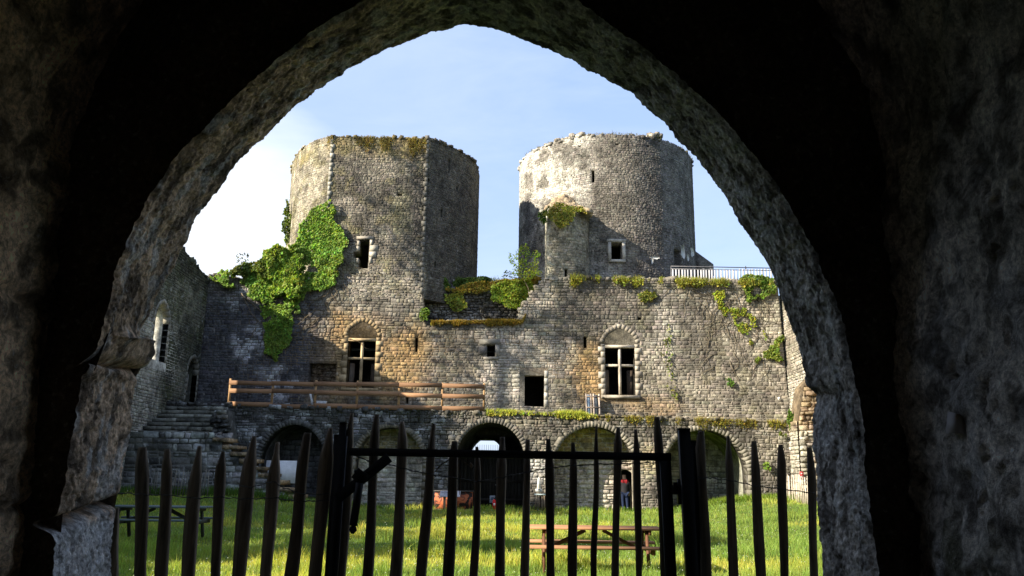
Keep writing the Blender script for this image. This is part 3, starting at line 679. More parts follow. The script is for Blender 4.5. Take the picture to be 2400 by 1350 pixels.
# stair turret
tx0, tx1 = U(1283, 560, 47.6).x, U(1382, 560, 49).x
tp_ = Path([(tx0, 52), (tx0, 47.6), (tx0+.9, 47.35), (tx1-1.0, 47.5), (tx1-.3, 48.2), (tx1, 49.3), (tx1, 52)][:])
tu = thing('stair_turret', 'small stair turret with broken plant-covered top, built against the pale round tower', 'turret', (tx0+1.2, 49, 12.6))
ztu = U(1320, 490, 47.6).z
def ctur(P):
    n = fbm(P, .7, 4, 5); C = lerp((.15, .13, .09), (.34, .31, .23), sstep(.4, .62, n)); C = lerp(C, (.5, .48, .38), sstep(tx0+.12, tx0+.02, P[:, 0])); return C  # sun on the turret's left face is painted in as paler stone
opt = []; s_, q_ = tp_.at_px(1327, 644); opt = [(s_-.09, U(1327, 656, 47.4).z, s_+.09, U(1327, 631, 47.4).z)]
mb = MB(); shell(mb, tp_, list(tp_.s), list(np.linspace(12.6, ztu, 4)), opt, ctur, .6); stones(mb, tp_, rect(0, 12.6, tp_.L-.01, ztu), [rect(opt[0][0]-.03, opt[0][1]-.03, opt[0][2]+.03, opt[0][3]+.03)], ctur, hz=.19, lz=.32, prot=.014, jit=.7)
# broken sloping head rising back to the tower
hp = U(1320, 462, 48.6)
for k in range(230):
    a = random.random(); b2 = random.random(); x = tx0+.1+(tx1-tx0-.3)*a; y = 47.6+2.6*b2
    z = ztu-.1+(hp.z+.25-ztu)*max(0, 1-abs(a-.40)*1.7)*min(1, b2*1.8+.15)
    mb.box((x, y, z), (.45, .45, .28), Matrix.Rotation(random.uniform(0, 3), 3, 'Z') @ Matrix.Rotation(.2, 3, 'X'), np.array((.40, .31, .20))*random.uniform(.6, 1.2), jit=.06)
mb.box(((tx0+tx1)/2, 49.6, ztu-.2), (tx1-tx0-.1, 3.6, .3), C=(.15, .14, .1))
mb.build('turret_wall', M_STONE, tu)

# ================================================================= SIDE WALLS
frL = flatframe((XL, 0, 0), (0, 1, 0), (1, 0, 0))                 # faces right, s = Y
def hL(y): return float(np.interp(y, [4.6, 8, 9.5, 10, 13, 13.3, 20, 20.5, 26, 27, 33, 33.4, 35.2, 35.6, 39, 43, 45.5, 47], [7.5, 7.5, 7.0, 14.6, 14.6, 7.0, 6.6, 9, 9.4, 12.8, 12.6, 7.5, 7.5, 13.3, 13.6, 13.7, 13.25, 13.0]))  # unseen near stretch is stepped to shape the shadows on the lawn
ysL = [4.6, 8, 9.5, 10, 13, 13.3, 20, 20.5, 26, 27, 33, 33.4, 35.2, 35.6, 37.5, 39, 41, 43, 45.5, 47]
outL = [(4.6, 0), (48, 0)]+[(48, 13.1)]+[(y, hL(y)) for y in ysL[::-1]]
lw = thing('side_wall', 'tall dark shaded wall on the left with a niche door above the steps', 'wall', (XL, 30, 0))
def LX(px, py): p = UXp(px, py, XL); return (p.y, p.z)
a = LX(433, 940); b_ = LX(456, 940); apx = LX(446, 834); nz_ = archpoly((a[0]+b_[0])/2, a[1], LX(445, 862)[1], (b_[0]-a[0])/2, apx[1]-LX(445, 862)[1], 12, True)
a = LX(352, 850); b_ = LX(385, 850); gw = archpoly((a[0]+b_[0])/2, LX(368, 845)[1], LX(368, 740)[1], (b_[0]-a[0])/2, LX(368, 700)[1]-LX(368, 740)[1], 12, True)
mb = MB(); mb.prism(outL, frL, 0, -1.3, holes=[nz_, gw], colfn=lambda P: lerp(col_lwall(P)*.6, (.62, .60, .52), ((np.abs(P[:, 1]-pcx(gw) if False else P[:, 1]-(gw[0][0]+gw[-1][0])/2) < 1.6) & (P[:, 2] > 4.5) & (P[:, 2] < 12)).astype(float)))  # pale colour round the window opening paints sunlight on its reveal
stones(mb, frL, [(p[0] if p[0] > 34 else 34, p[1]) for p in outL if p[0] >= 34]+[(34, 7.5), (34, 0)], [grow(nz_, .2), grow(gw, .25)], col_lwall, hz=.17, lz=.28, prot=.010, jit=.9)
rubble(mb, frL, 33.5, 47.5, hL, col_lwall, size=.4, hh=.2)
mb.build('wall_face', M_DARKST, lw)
mb = MB(); ring(mb, frL, nz_, .2, .02, -.3, (.16, .155, .13), skip_ends=False); mb.prism(grow(nz_, .02), frL, -.7, -1.0, colfn=const((.13, .125, .1))); nd = mb.build('niche_surround', M_TRIM, lw)
mb = MB(); c = LX(443, 895); mb.box((XL-.35, c[0], c[1]), (.5, .45, .9), C=(.34, .33, .3), jit=.06); mb.build('niche_stones', M_TRIM, lw)
mb = MB(); ring(mb, frL, gw, .2, .02, -.3, (.30, .28, .23), skip_ends=False, n=20)
c0, c1 = gw[-1][0], gw[0][0]; mb.build('window_surround', M_TRIM, lw)

frR = flatframe((XR, 0, 0), (0, 1, 0), (-1, 0, 0))
rw = thing('side_wall', 'sunlit pale wall closing the courtyard on the right, partly hidden by the near arch', 'wall', (XR, 38, 0))
outR = [(4.6, 0), (47.5, 0), (47.5, 13.4), (44, 13.3), (40, 12.2), (30, 11), (18, 10), (4.6, 8)]
def RX(px, py): p = UXp(px, py, XR); return (p.y, p.z)
a = RX(1842, 970); b_ = RX(1830, 970); rd = rect(a[0], TZ, b_[0]-.02, RX(1836, 890)[1]) if a[0] < b_[0] else rect(b_[0], TZ, a[0], RX(1836, 890)[1])
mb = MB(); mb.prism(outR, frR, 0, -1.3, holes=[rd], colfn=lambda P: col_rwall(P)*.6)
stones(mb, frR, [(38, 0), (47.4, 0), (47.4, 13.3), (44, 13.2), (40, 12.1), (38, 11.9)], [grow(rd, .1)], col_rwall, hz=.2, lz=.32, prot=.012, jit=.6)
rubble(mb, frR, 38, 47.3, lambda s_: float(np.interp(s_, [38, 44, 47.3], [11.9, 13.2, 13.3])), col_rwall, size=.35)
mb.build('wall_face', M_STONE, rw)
mb = MB(); mb.box((XR-.1, (rd[0][0]+rd[1][0])/2, rd[2][1]+.18), (.5, rd[1][0]-rd[0][0]+.5, .34), C=(.72, .70, .64), jit=.03)
mb.box((XR-.02, rd[0][0]-.1, (rd[0][1]+rd[2][1])/2), (.3, .2, rd[2][1]-rd[0][1]), C=(.6, .58, .52), jit=.02); mb.build('doorway_surround', M_TRIM, rw)
# broken buttress at the foot of the right wall
bt = thing('buttress', 'broken orange rubble buttress on the right wall beside the near arch', 'buttress', (XR-1, 42.2, 0))
bx = U(1868, 1000, 41.8).x; frB = YF(41.8); z_b = U(1880, 905, 41.8).z
cb = lambda P: lerp((.40, .37, .30), (.27, .205, .13), sstep(3.9, 4.6, P[:, 2]))
outB = [(bx, 0), (XR+.3, 0), (XR+.3, z_b+1), (bx+.9, z_b+.4), (bx+.5, z_b), (bx+.1, z_b-1.8)]
mb = MB(); mb.prism(outB, frB, 0, -1.4, colfn=lambda P: cb(P)*.6); stones(mb, frB, outB, [], cb, hz=.25, lz=.35, prot=.12, jit=.7)
frB2 = flatframe((bx, 0, 0), (0, 1, 0), (-1, 0, 0)); stones(mb, frB2, rect(41.8, 0, 43.2, z_b-1.8), [], cb, hz=.25, lz=.35, prot=.05); mb.build('buttress_body', M_STONE, bt)

# ================================================================= ARCADE UNDER THE TERRACE
YA = 43.0; frA = YF(YA)
def A_(px, py): return W(px, py, YA)
arc = thing('arcade', 'mossy stone arcade of five round arches carrying the terrace', 'arcade', (-1, YA, 0))
specs = [(605, 762, 995, 1088), (832, 990, 1002, 1085), (1068, 1230, 990, 1078), (1300, 1488, 1000, 1092), (1557, 1752, 1007, 1105)]
arches = []
for x0, x1, yt, ys in specs:
    a = A_(x0, ys); b_ = A_(x1, ys); t_ = A_((x0+x1)/2, yt); arches.append((a[0], b_[0], (a[1]+b_[1])/2, t_[1]))
polys = [archpoly((a+b_)/2, -.3, zs, (b_-a)/2, zt_-zs, 20) for a, b_, zs, zt_ in arches]
ax0 = XL; ax1 = 15.4
ztopA = lambda x: float(np.interp(x, [ax0, A_(540, 950)[0], A_(1140, 966)[0], A_(1400, 975)[0], A_(1850, 990)[0]], [A_(540, 948)[1], A_(540, 950)[1], A_(1140, 966)[1], A_(1400, 975)[1], A_(1850, 990)[1]]))
outA = [(ax0, -.3), (ax1, -.3)]+[(x, ztopA(x)) for x in np.linspace(ax1, ax0, 24)]
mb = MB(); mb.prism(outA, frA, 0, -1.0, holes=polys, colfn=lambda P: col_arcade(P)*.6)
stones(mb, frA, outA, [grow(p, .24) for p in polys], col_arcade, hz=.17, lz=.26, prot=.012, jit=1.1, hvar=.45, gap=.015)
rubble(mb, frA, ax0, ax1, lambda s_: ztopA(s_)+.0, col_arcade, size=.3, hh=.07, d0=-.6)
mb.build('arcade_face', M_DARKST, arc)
for i, p in enumerate(polys):
    mb = MB(); ring(mb, frA, p, .30, .004, -.6, [(.10, .10, .095), (.17, .155, .12), (.15, .14, .12), (.19, .175, .14), (.20, .185, .15)][i], n=36, var=.3)
    for sx, xe in ((1, p[0][0]), (-1, p[-1][0])):
        z = -.1
        while z < arches[i][2]: h = random.uniform(.3, .42); mb.box((xe+sx*.13, YA+.29, z+h/2), (.27, .60, h-.015), C=np.array([(.10, .10, .095), (.17, .155, .12), (.15, .14, .12), (.20, .185, .15), (.22, .205, .165)][i])*random.uniform(.75, 1.15), jit=.015); z += h
    mb.build('arch_ring', M_TRIM, arc)
# vaulted bays behind each arch, with their own back walls
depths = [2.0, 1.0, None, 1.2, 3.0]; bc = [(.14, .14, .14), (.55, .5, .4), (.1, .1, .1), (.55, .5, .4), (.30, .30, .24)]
for i, (a, b_, zs, zt_) in enumerate(arches):
    mb = MB(); cx = (a+b_)/2; r = (b_-a)/2+.02; d = depths[i] or 13.0; y0 = YA+1.0 if (depths[i] or 9) > 1.0 else YA+.9
    pr = archpoly(cx, -.3, zs, r, zt_-zs+.02, 20); P2 = np.array(pr); n = len(pr)
    ys_ = np.linspace(YA+.9, YA+.9+d, 6); V = np.vstack([np.c_[P2[:, 0], np.full(n, y), P2[:, 1]] for y in ys_])
    F = [(k*n+j, k*n+j+1, (k+1)*n+j+1, (k+1)*n+j) for k in range(5) for j in range(n-1)]
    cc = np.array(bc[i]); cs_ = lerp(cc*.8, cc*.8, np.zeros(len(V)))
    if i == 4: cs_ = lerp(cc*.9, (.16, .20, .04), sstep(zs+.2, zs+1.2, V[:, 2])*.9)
    mb.add(V, F, cs_)
    if depths[i]:
        yb = YA+.9+d*(.98 if d > 1.5 else .35); frb = YF(yb); bigp = pr
        ex = []
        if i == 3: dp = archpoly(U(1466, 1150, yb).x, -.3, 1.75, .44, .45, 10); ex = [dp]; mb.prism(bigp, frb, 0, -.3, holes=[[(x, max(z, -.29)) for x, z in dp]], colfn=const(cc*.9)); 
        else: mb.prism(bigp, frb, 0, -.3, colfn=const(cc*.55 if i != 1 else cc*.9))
        cf = const(cc) if i in (0, 1, 3) else (lambda P: lerp((.28, .28, .23), (.7, .7, .66), px_spot(P, YA+3.8, 1660, 1110, 40, 40)*.8*sstep(.45, .55, fbm(P, 2.5, 3))))
        if i == 1: cf = lambda P: lerp((.60, .56, .46), (.32, .27, .14), sstep(2.4, 3.2, P[:, 2]))
        if i == 3: cf = lambda P: lerp((.52, .46, .38), (.40, .32, .14), sstep(2.4, 3.2, P[:, 2]))
        stones(mb, frb, bigp, ex, cf, hz=.24 if i in (1, 3) else .3, lz=.46, gap=.05 if i in (1, 3) else .03, prot=.035, hvar=.15, jit=.35)
        if i == 3:
            x_ = U(1466, 1150, yb).x; mb.box((x_, yb+1.6, 1.2), (1.6, .1, 3.4), C=(.05, .045, .04)); mb.box((x_-.75, yb+.9, 1.2), (.1, 1.6, 3.4), C=(.08, .07, .06)); mb.box((x_+.75, yb+.9, 1.2), (.1, 1.6, 3.4), C=(.08, .07, .06)); mb.box((x_, yb+.9, 2.6), (1.6, 1.6, .1), C=(.08, .07, .06))
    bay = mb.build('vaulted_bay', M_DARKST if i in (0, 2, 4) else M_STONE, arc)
# terrace slab
mb = MB(); xs = np.linspace(ax0, ax1+.6, 24); V = [(x, y, ztopA(x)-.12-dz) for dz in (0, .3) for y in (YA+.3, YW+.05) for x in xs]; n = 24
F = [(j, j+1, n+j+1, n+j) for j in range(n-1)]+[(2*n+j, 3*n+j, 3*n+j+1, 2*n+j+1) for j in range(n-1)]
mb.add(V, F, (.13, .13, .06)); mb.build('terrace_floor', M_DARKST, arc)

# timber screen in the middle arch, behind it a lit gate grille
a, b_, zs, zt_ = arches[2]; yS = YA+4.0
ts = thing('timber_screen', 'black timber screen closing the middle arch of the arcade', 'screen', ((a+b_)/2, yS, 0))
mb = MB(); ztop = U(1150, 1056, yS).z; x = a-.2
while x < b_+.2: w_ = random.uniform(.16, .22); mb.box((x+w_/2, yS+random.uniform(0, .02), ztop/2), (w_-.012, .05, ztop), C=np.array((.030, .027, .024))*random.uniform(.7, 1.3)); x += w_
mb.box(((a+b_)/2, yS+.08, ztop/2-.01), (b_-a+.5, .04, ztop-.03), C=(.02, .018, .016)); mb.build('boards', M_WOOD, ts)  # backing sheet added to stop light through the board gaps
mb = MB()
for z in (.5, 1.5, ztop-.08): mb.box(((a+b_)/2, yS-.06, z), (b_-a+.3, .07, .14), C=(.035, .03, .026))
mb.build('rail', M_WOOD, ts)
mb = MB(); mb.box(((a+b_)/2+.25, yS-.12, 1.3), (.07, .02, .07), C=(.4, .4, .38)); mb.build('handle', M_METAL, ts)
tag_ = thing('notice', 'small white notice sheet fixed to the black screen above the red extinguisher', 'notice', (U(1154, 1170, yS-.1).x, yS-.1, 1))
p = U(1154, 1170, yS-.1); mb = MB(); mb.box((p.x, yS-.11, p.z), (.30, .015, .40), C=(.55, .6, .68)); mb.build('sheet', M_PAINT, tag_)
mb = MB(); mb.box((p.x, yS-.122, p.z+.03), (.13, .004, .16), C=(.16, .2, .3)); mb.build('printed_panel', M_PAINT, tag_)
gr_ = thing('iron_grille', 'iron bar grille against the sky beyond the middle arch', 'grille', ((a+b_)/2, YA+13, 0))
mb = MB(); p0 = U(1100, 1035, YA+13.5); p1 = U(1170, 1056, YA+13.5); 
for x in np.arange(a-.6, b_+.6, .15): mb.box((x, YA+13.5, 2.3), (.02, .02, 3.2), C=(.05, .05, .055))
for z in (p0.z+.1, 1.2): mb.box(((a+b_)/2, YA+13.5, z), (b_-a+1.4, .04, .05), C=(.05, .05, .055))
mb.build('bars', M_METAL, gr_)
# arched wall mid-passage which narrows the sky opening to a low segment
mb = MB(); yp = YA+9; c_ = U(1139, 1050, yp).x; hw_ = (U(1172, 1050, yp).x-U(1104, 1050, yp).x)/2; zq = U(1139, 1028, yp).z
mb.prism(rect(a-.6, -.3, b_+.6, zt_+.8), YF(yp), 0, -.5, holes=[archpoly(c_, 0, U(1139, 1054, yp).z, hw_, zq-U(1139, 1054, yp).z, 12)], colfn=const((.09, .085, .08))); mb.build('inner_arch', M_DARKST, arc)

# ================================================================= STEPS
st = thing('stone_steps', 'worn wide stone steps rising to the terrace in the left corner', 'steps', (-16.2, 41, 0))
frS = YF(39.0); zl = U(400, 1018, 39.0).z
cst = lambda P: lerp(lerp((.055, .057, .055), (.12, .12, .105), sstep(.4, .6, fbm(P, .9, 4))), (.45, .45, .43), sstep(.52, .60, fbm(P, 1.7, 4, 33))*.8)
lx1 = U(500, 1040, 39).x; zl2 = U(500, 1040, 39).z
# landing wall with the second flight running down to the right
prof = [(XL, -.2), (U(700, 1185, 39).x, -.2)]; nst = 9; xa, za = U(500, 1030, 39).x, U(500, 1030, 39).z; xb, zb = U(690, 1180, 39).x, U(690, 1180, 39).z
stp = [(xa+(xb-xa)*k/nst, za+(zb-za)*k/nst) for k in range(nst+1)]
for k in range(nst, 0, -1): prof += [(stp[k][0], stp[k][1]), (stp[k][0], stp[k-1][1])]
prof += [(stp[0][0], zl), (XL, zl)]
mb = MB(); mb.prism(prof, frS, 0, -1.5, colfn=lambda P: cst(P)*.7); stones(mb, frS, prof, [], cst, hz=.3, lz=.45, prot=.02, gap=.04, var=.5, jit=.7); mb.build('landing_wall', M_DARKST, st)
for k in range(nst):
    mb = MB(); x0_, x1_ = stp[k][0], stp[k+1][0]; z_ = stp[k][1]
    for q in range(2): w_ = (x1_-x0_)/1.2; mb.box((x0_+.18+w_*q*.9, 39.0+.68, z_+.0-.02), (w_*.95, 1.55, .17), C=np.array((.40, .30, .18))*random.uniform(.6, 1.2), jit=.03)
    mb.build('tread', M_STONE, st)
nb = 8
for k in range(nb):
    f_ = k/(nb-1); y_ = 39.6+3.3*f_; z_ = zl+(TZ+.12-zl)*f_; pxl = 355+60*f_; pxr = 478+56*f_
    xl_ = XL; xr_ = U(pxr, 1000-60*f_, y_).x; mb = MB(); x = xl_
    while x < xr_-.1:
        w_ = min(random.uniform(.6, 1.3), xr_-x+.05); mb.box((x+w_/2, y_+.35, z_-.10), (w_-.015, .75, .17), C=np.array((.20, .20, .165))*random.uniform(.6, 1.35), jit=.02); x += w_
    mb.box(((xl_+xr_)/2, y_+.42, z_-.5), (xr_-xl_-.1, .7, .6), C=(.07, .07, .06)); mb.build('tread', M_DARKST, st)
# ruined flank of the flight, against the arcade
mb = MB(); fl = [(xr_-1.2, 0), (A_(585, 1100)[0], 0), (A_(560, 1040)[0], 3.3), (A_(540, 975)[0], 4.9), (xr_-.5, TZ)]
stones(mb, YF(41.2), [(U(480, 1040, 41.2).x, 2.8), (U(565, 1100, 41.2).x, 2.0), (U(530, 960, 41.2).x, U(530, 960, 41.2).z), (U(505, 960, 41.2).x, U(505, 960, 41.2).z)], [], cst, hz=.25, lz=.3, prot=.3, jit=1.0); 
mb.prism([(U(480, 1040, 41.3).x, 0), (U(560, 1100, 41.3).x, 0), (U(528, 955, 41.3).x, U(528, 960, 41.3).z), (U(505, 955, 41.3).x, U(505, 960, 41.3).z)], YF(41.4), 0, -1.3, colfn=const((.08, .08, .07))); mb.build('flank_wall', M_DARKST, st)

# ================================================================= NEAR GATEWAY
YN, YO = 4.0, 4.72
far_px = [(258, 1400), (262, 1350), (268, 1290), (275, 1230), (283, 1192), (296, 1120), (300, 1090), (312, 1000), (322, 930), (326, 895), (343, 868), (341, 840), (326, 812), (322, 790), (338, 760), (356, 741), (372, 700), (398, 650), (425, 600), (446, 560), (470, 515), (500, 470), (545, 408), (600, 345), (690, 262), (780, 190), (870, 140), (960, 100), (1030, 78), (1090, 68), (1150, 77), (1222, 100), (1300, 130), (1380, 172), (1440, 205), (1478, 222), (1500, 250), (1550, 290), (1590, 335), (1630, 372), (1680, 450), (1740, 545), (1790, 625), (1820, 695), (1850, 765), (1870, 832), (1884, 905), (1908, 925), (1906, 950), (1898, 972), (1903, 1040), (1905, 1100), (1912, 1250), (1921, 1400)]
near_px = [(120, 1400), (130, 1350), (134, 1290), (137, 1232), (142, 1185), (160, 1120), (166, 1090), (180, 1000), (190, 930), (195, 895), (215, 868), (225, 840), (235, 812), (245, 790), (255, 760), (258, 735), (262, 700), (272, 650), (290, 600), (308, 555), (330, 510), (352, 468), (400, 400), (455, 330), (560, 220), (650, 140), (745, 72), (860, -5), (960, -60), (1090, -110), (1200, -75), (1330, -5), (1400, 45), (1490, 105), (1540, 145), (1575, 172), (1610, 205), (1655, 245), (1705, 300), (1760, 360), (1815, 435), (1855, 505), (1900, 580), (1930, 655), (1962, 735), (1983, 825), (1998, 895), (2003, 920), (2006, 950), (2012, 990), (2020, 1060), (2025, 1110), (2040, 1250), (2060, 1400)]
FP = np.array([[U(a, b, YO).x, U(a, b, YO).z] for a, b in far_px]); NP_ = np.array([[U(a, b, YN).x, U(a, b, YN).z] for a, b in near_px])
def extend(P): return np.vstack([[P[0][0], -.1], P, [P[-1][0], -.1]])
FP = extend(FP); NP_ = extend(NP_)
def resamp(P, Q, n):
    d = np.hypot(*np.diff(P, axis=0).T); S = np.concatenate([[0], np.cumsum(d)]); t = np.linspace(0, S[-1], n)
    return np.stack([np.interp(t, S, P[:, k]) for k in (0, 1)], 1), np.stack([np.interp(t, S, Q[:, k]) for k in (0, 1)], 1)
NA = 1300; NB = 90
FR, NR = resamp(FP, NP_, NA)
tg = np.gradient(FR, axis=0)
for _ in range(6): tg = (np.roll(tg, 1, 0)+tg+np.roll(tg, -1, 0))/3
inn = np.stack([tg[:, 1], -tg[:, 0]], 1); inn /= np.linalg.norm(inn, axis=1)[:, None]      # towards the opening?
cen = np.array([-.3, 2.2]); sg = np.sign(((cen-FR)*inn).sum(1)); inn *= np.sign(sg.sum())
gw_t = thing('gateway', 'dark stone gateway with a rough pointed arch framing the courtyard', 'gateway', (0, YO, 0))
mb = MB(); tt = np.linspace(0, 1, NB)
Pg = np.zeros((NA, NB, 3))
for j, t_ in enumerate(tt):
    q = NR*(1-t_)+FR*t_; Pg[:, j, 0] = q[:, 0]; Pg[:, j, 2] = q[:, 1]; Pg[:, j, 1] = YN+(YO-YN)*t_
fl_ = Pg.reshape(-1, 3)
disp = .016*(fbm(fl_, 9, 5)-.5)*2+.011*(fbm(fl_, 50, 2, 7)-.5)*2+.030*(fbm(fl_, 3.2, 3, 3)-.5)
pit = -.007*sstep(.55, .66, fbm(fl_, 32, 2, 55)); disp = disp+pit
disp = disp.reshape(NA, NB)
edge = sstep(0, .10, tt)*sstep(1, .93, tt)*.35+.65                                       # worn arrises
round_ = -.015*(1-sstep(0, .10, tt))**2-.03*(1-sstep(1, .9, tt))**2
# bulging capital stones on the left springing
px_idx = Pg[:, :, 2]
capm = np.exp(-((Pg[:, :, 2]-2.30)/.075)**2)*(Pg[:, :, 0] < -1)*sstep(.15, .5, tt)[None]*.10
joint = -.11*np.exp(-((Pg[:, :, 2]-1.36-.10*tt[None])/.028)**2)*(Pg[:, :, 0] < -1)-.09*np.exp(-((Pg[:, :, 2]-2.17)/.025)**2)*(Pg[:, :, 0] < -1)
D = disp*edge[None]+round_[None]+capm+joint
Pg[:, :, 0] += inn[:, 0][:, None]*D; Pg[:, :, 2] += inn[:, 1][:, None]*D
Pg[:, :, 1] += (.03*(fbm(fl_, 6, 3, 21)-.5)*2).reshape(NA, NB)
a0 = (np.arange(NA-1)[:, None]*NB+np.arange(NB-1)[None]).ravel()
lf = sstep(-.2, -1.2, fl_[:, 0])[:, ]
Cn = lerp((.62, .57, .51), (.72, .53, .36), lf)*(.6+.8*fbm(fl_, 5, 4, 2))[:, None]  # left side painted browner, standing in for warm light off the court
Cn = lerp(Cn, (.07, .06, .05), sstep(.47, .60, fbm(fl_*np.array([1, 1, .6]), 14, 5, 70))*.8)
Cn = lerp(Cn, (.66, .65, .62), sstep(.53, .62, fbm(fl_*np.array([1, 1, .6]), 10, 5, 44))*.7)
Cn = lerp(Cn, (.84, .83, .81), (fl_[:, 0] < -1)*sstep(1.38, 1.33, fl_[:, 2])*.85)
mb.add(Pg.reshape(-1, 3), np.stack([a0, a0+1, a0+NB+1, a0+NB], 1), Cn)
mb.build('arch_soffit', M_NEAR, gw_t, smooth=True)
# inner and outer faces round the opening
H = 7.5; BX0, BX1 = U(118, 675, YN).x, U(2100, 675, YN).x
mb = MB(); fN = [tuple(p) for p in (NR-0.012*inn)[::8]]; fO = [tuple(p) for p in (FR-0.02*inn)[::8]]
def ringface(poly, box, Y, flip, C, mbx):
    fr_ = YF(Y); base = [p for p in poly]
    o = [(box[0], -.1), (base[0][0], -.1)] if False else None
    outl = [(box[0], -.12), (base[0][0], -.12)]+base+[(base[-1][0], -.12), (box[1], -.12), (box[1], box[2]), (box[0], box[2])]
    tris = tessellate_polygon([[Vector((a, b, 0)) for a, b in outl]]); A_n = np.array(outl)
    mbx.add(fr_(A_n[:, 0], A_n[:, 1], A_n[:, 0]*0), [tuple(t) for t in tris], C)
ringface(fN, (BX0-.4, BX1+.4, 6.4), YN+.05, 0, (.14, .11, .085), mb)
mb.build('inner_face', M_NEAR, gw_t)
mb = MB(); ringface(fO, (-22, 22, H), YO-.03, 0, (.36, .33, .27), mb)
mb.box((0, (YO-8)/2, H+.15), (44, YO+8, .3), C=(.2, .19, .15)); mb.box((0, -8, H/2), (44, .4, H), C=(.3, .28, .22)); mb.box((-22, (YO-8)/2, H/2), (.4, YO+8-.5, H), C=(.3, .28, .22)); mb.box((22, (YO-8)/2, H/2), (.4, YO+8-.5, H), C=(.3, .28, .22))
mb.build('outer_walls', M_STONE, gw_t)
# passage: side walls with a pointed vault above, closed behind the viewer
nzv = 260; nyv = 150
prv = [(BX0, z) for z in np.linspace(-.1, 3.3, 170)]
zc1 = 5.6; m2 = 60; cxm = (BX0+BX1)/2
for i in range(1, m2+1): a = i/m2; prv.append((BX0+(cxm-BX0)*a**1.5, 3.3+(zc1-3.3)*(1-(1-a)**1.7)))
prv += [(BX0+BX1-x, z) for x, z in prv[::-1][1:]]
pv = np.array(prv); nv_ = np.gradient(pv, axis=0); nin = np.stack([nv_[:, 1], -nv_[:, 0]], 1); nin /= np.linalg.norm(nin, axis=1)[:, None]
yy = np.concatenate([np.linspace(-6, 1.2, 12)[:-1], np.linspace(1.2, YN+.12, 140)])
G3 = np.zeros((len(pv), len(yy), 3)); G3[:, :, 0] = pv[:, 0][:, None]; G3[:, :, 2] = pv[:, 1][:, None]; G3[:, :, 1] = yy[None]
fl2 = G3.reshape(-1, 3); dsp = (.045*(fbm(fl2, 4, 4, 3)-.5)*2+.022*(fbm(fl2, 16, 3, 9)-.5)*2-.02*sstep(.6, .68, fbm(fl2, 11, 3, 66))+.10*(fbm(fl2, .9, 2, 30)-.5)).reshape(len(pv), len(yy))
# shallow block joints on the left wall
jl = (G3[:, :, 0] < 0)*(.03*np.exp(-((G3[:, :, 2]-2.42)/.025)**2)+.03*np.exp(-((G3[:, :, 2]-1.45)/.02)**2)); dsp = dsp-jl
G3[:, :, 0] += nin[:, 0][:, None]*dsp; G3[:, :, 2] += nin[:, 1][:, None]*dsp
a0 = (np.arange(len(pv)-1)[:, None]*len(yy)+np.arange(len(yy)-1)[None]).ravel(); ny_ = len(yy)
lft = (fl2[:, 0] < 0).astype(float); Cp = lerp((.74, .67, .58), (.88, .64, .40), lft)*(.55+.9*fbm(fl2, 3.5, 4, 11))[:, None]
Cp = lerp(Cp, (.035, .03, .025), sstep(.46, .62, fbm(fl2, 9, 6, 23))*.75); Cp = lerp(Cp, (.10, .12, .03), sstep(.6, .7, fbm(fl2, 1.1, 3, 91))*.5)
Cp = lerp(Cp, (.62, .60, .58), (1-lft)*sstep(.56, .66, fbm(fl2, 5.5, 4, 37))*.5)
mb = MB(); mb.add(G3.reshape(-1, 3), np.stack([a0, a0+1, a0+ny_+1, a0+ny_], 1), Cp); mb.build('passage_vault', M_NEAR, gw_t, smooth=True)
mb = MB(); mb.box(((BX0+BX1)/2, -6.1, 2.8), (5.2, .2, 6.2), C=(.1, .09, .075)); mb.build('added_back_wall', M_NEAR, gw_t)  # unseen wall added to keep sky light out of the passage
mb = MB(); mb.box(((BX0+BX1)/2, -.7, -.02), (4.8, 10.8, .08), C=(.34, .31, .26)); mb.build('passage_floor', M_NEAR, gw_t)
pn = thing('paper_scrap', 'small pale scrap stuck on the right passage wall', 'paper', (BX1, 3.2, 1.9))
pc = UXp(2233, 992, BX1-.02); mb = MB(); mb.box((BX1+.0, pc.y, pc.z), (.05, .085, .09), Matrix.Rotation(.15, 3, 'X'), (.42, .38, .36), jit=.006); mb.build('scrap', M_PAINT, pn)

# ================================================================= PICKET FENCE, GATE
YFc = 5.15
def picket(mb, x_top, y_top, x_bot, w, Y, C=None, zbot=.0):
    t_ = U(x_top, y_top, Y); b_ = U(x_bot, 1350, Y); k = (b_.x-t_.x)/(t_.z-b_.z); n = 18; Vs = []
    wd = w/FPX*Y*.46; C = np.array(C if C is not None else (.17, .135, .10))*random.uniform(.5, 1.3)
    ph = random.uniform(0, 6); am = random.uniform(.001, .007)
    tipw = random.uniform(.32, .68); tipl = random.uniform(.09, .22); tipe = random.uniform(.8, 1.5); skew = random.uniform(-.35, .35)
    for i in range(n+1):
        f_ = 1-(1-i/n)**1.6; z = zbot+(t_.z-zbot)*f_; x = t_.x+(t_.z-z)*k+am*math.sin(ph+f_*7)+am*.6*math.sin(ph*2+f_*15)
        dist = t_.z-z; tp = tipw+(1-tipw)*min(1, dist/tipl)**tipe; ww = wd*tp*(1+.10*math.sin(ph+f_*11)); dp = .022*min(1, .35+dist/.15)
        for (a, b2) in ((-1, -.45), (-.3, -1), (.75, -.7), (1, .3), (.3, 1), (-.8, .7)): Vs.append((x+ww*a+skew*wd*max(0, 1-dist/tipl), Y+dp*b2+.004*math.sin(ph+f_*9), z))
    F = [(i*6+k_, i*6+(k_+1) % 6, (i+1)*6+(k_+1) % 6, (i+1)*6+k_) for i in range(n) for k_ in range(6)]+[tuple(range(n*6, n*6+6))]
    mb.add(Vs, F, C)
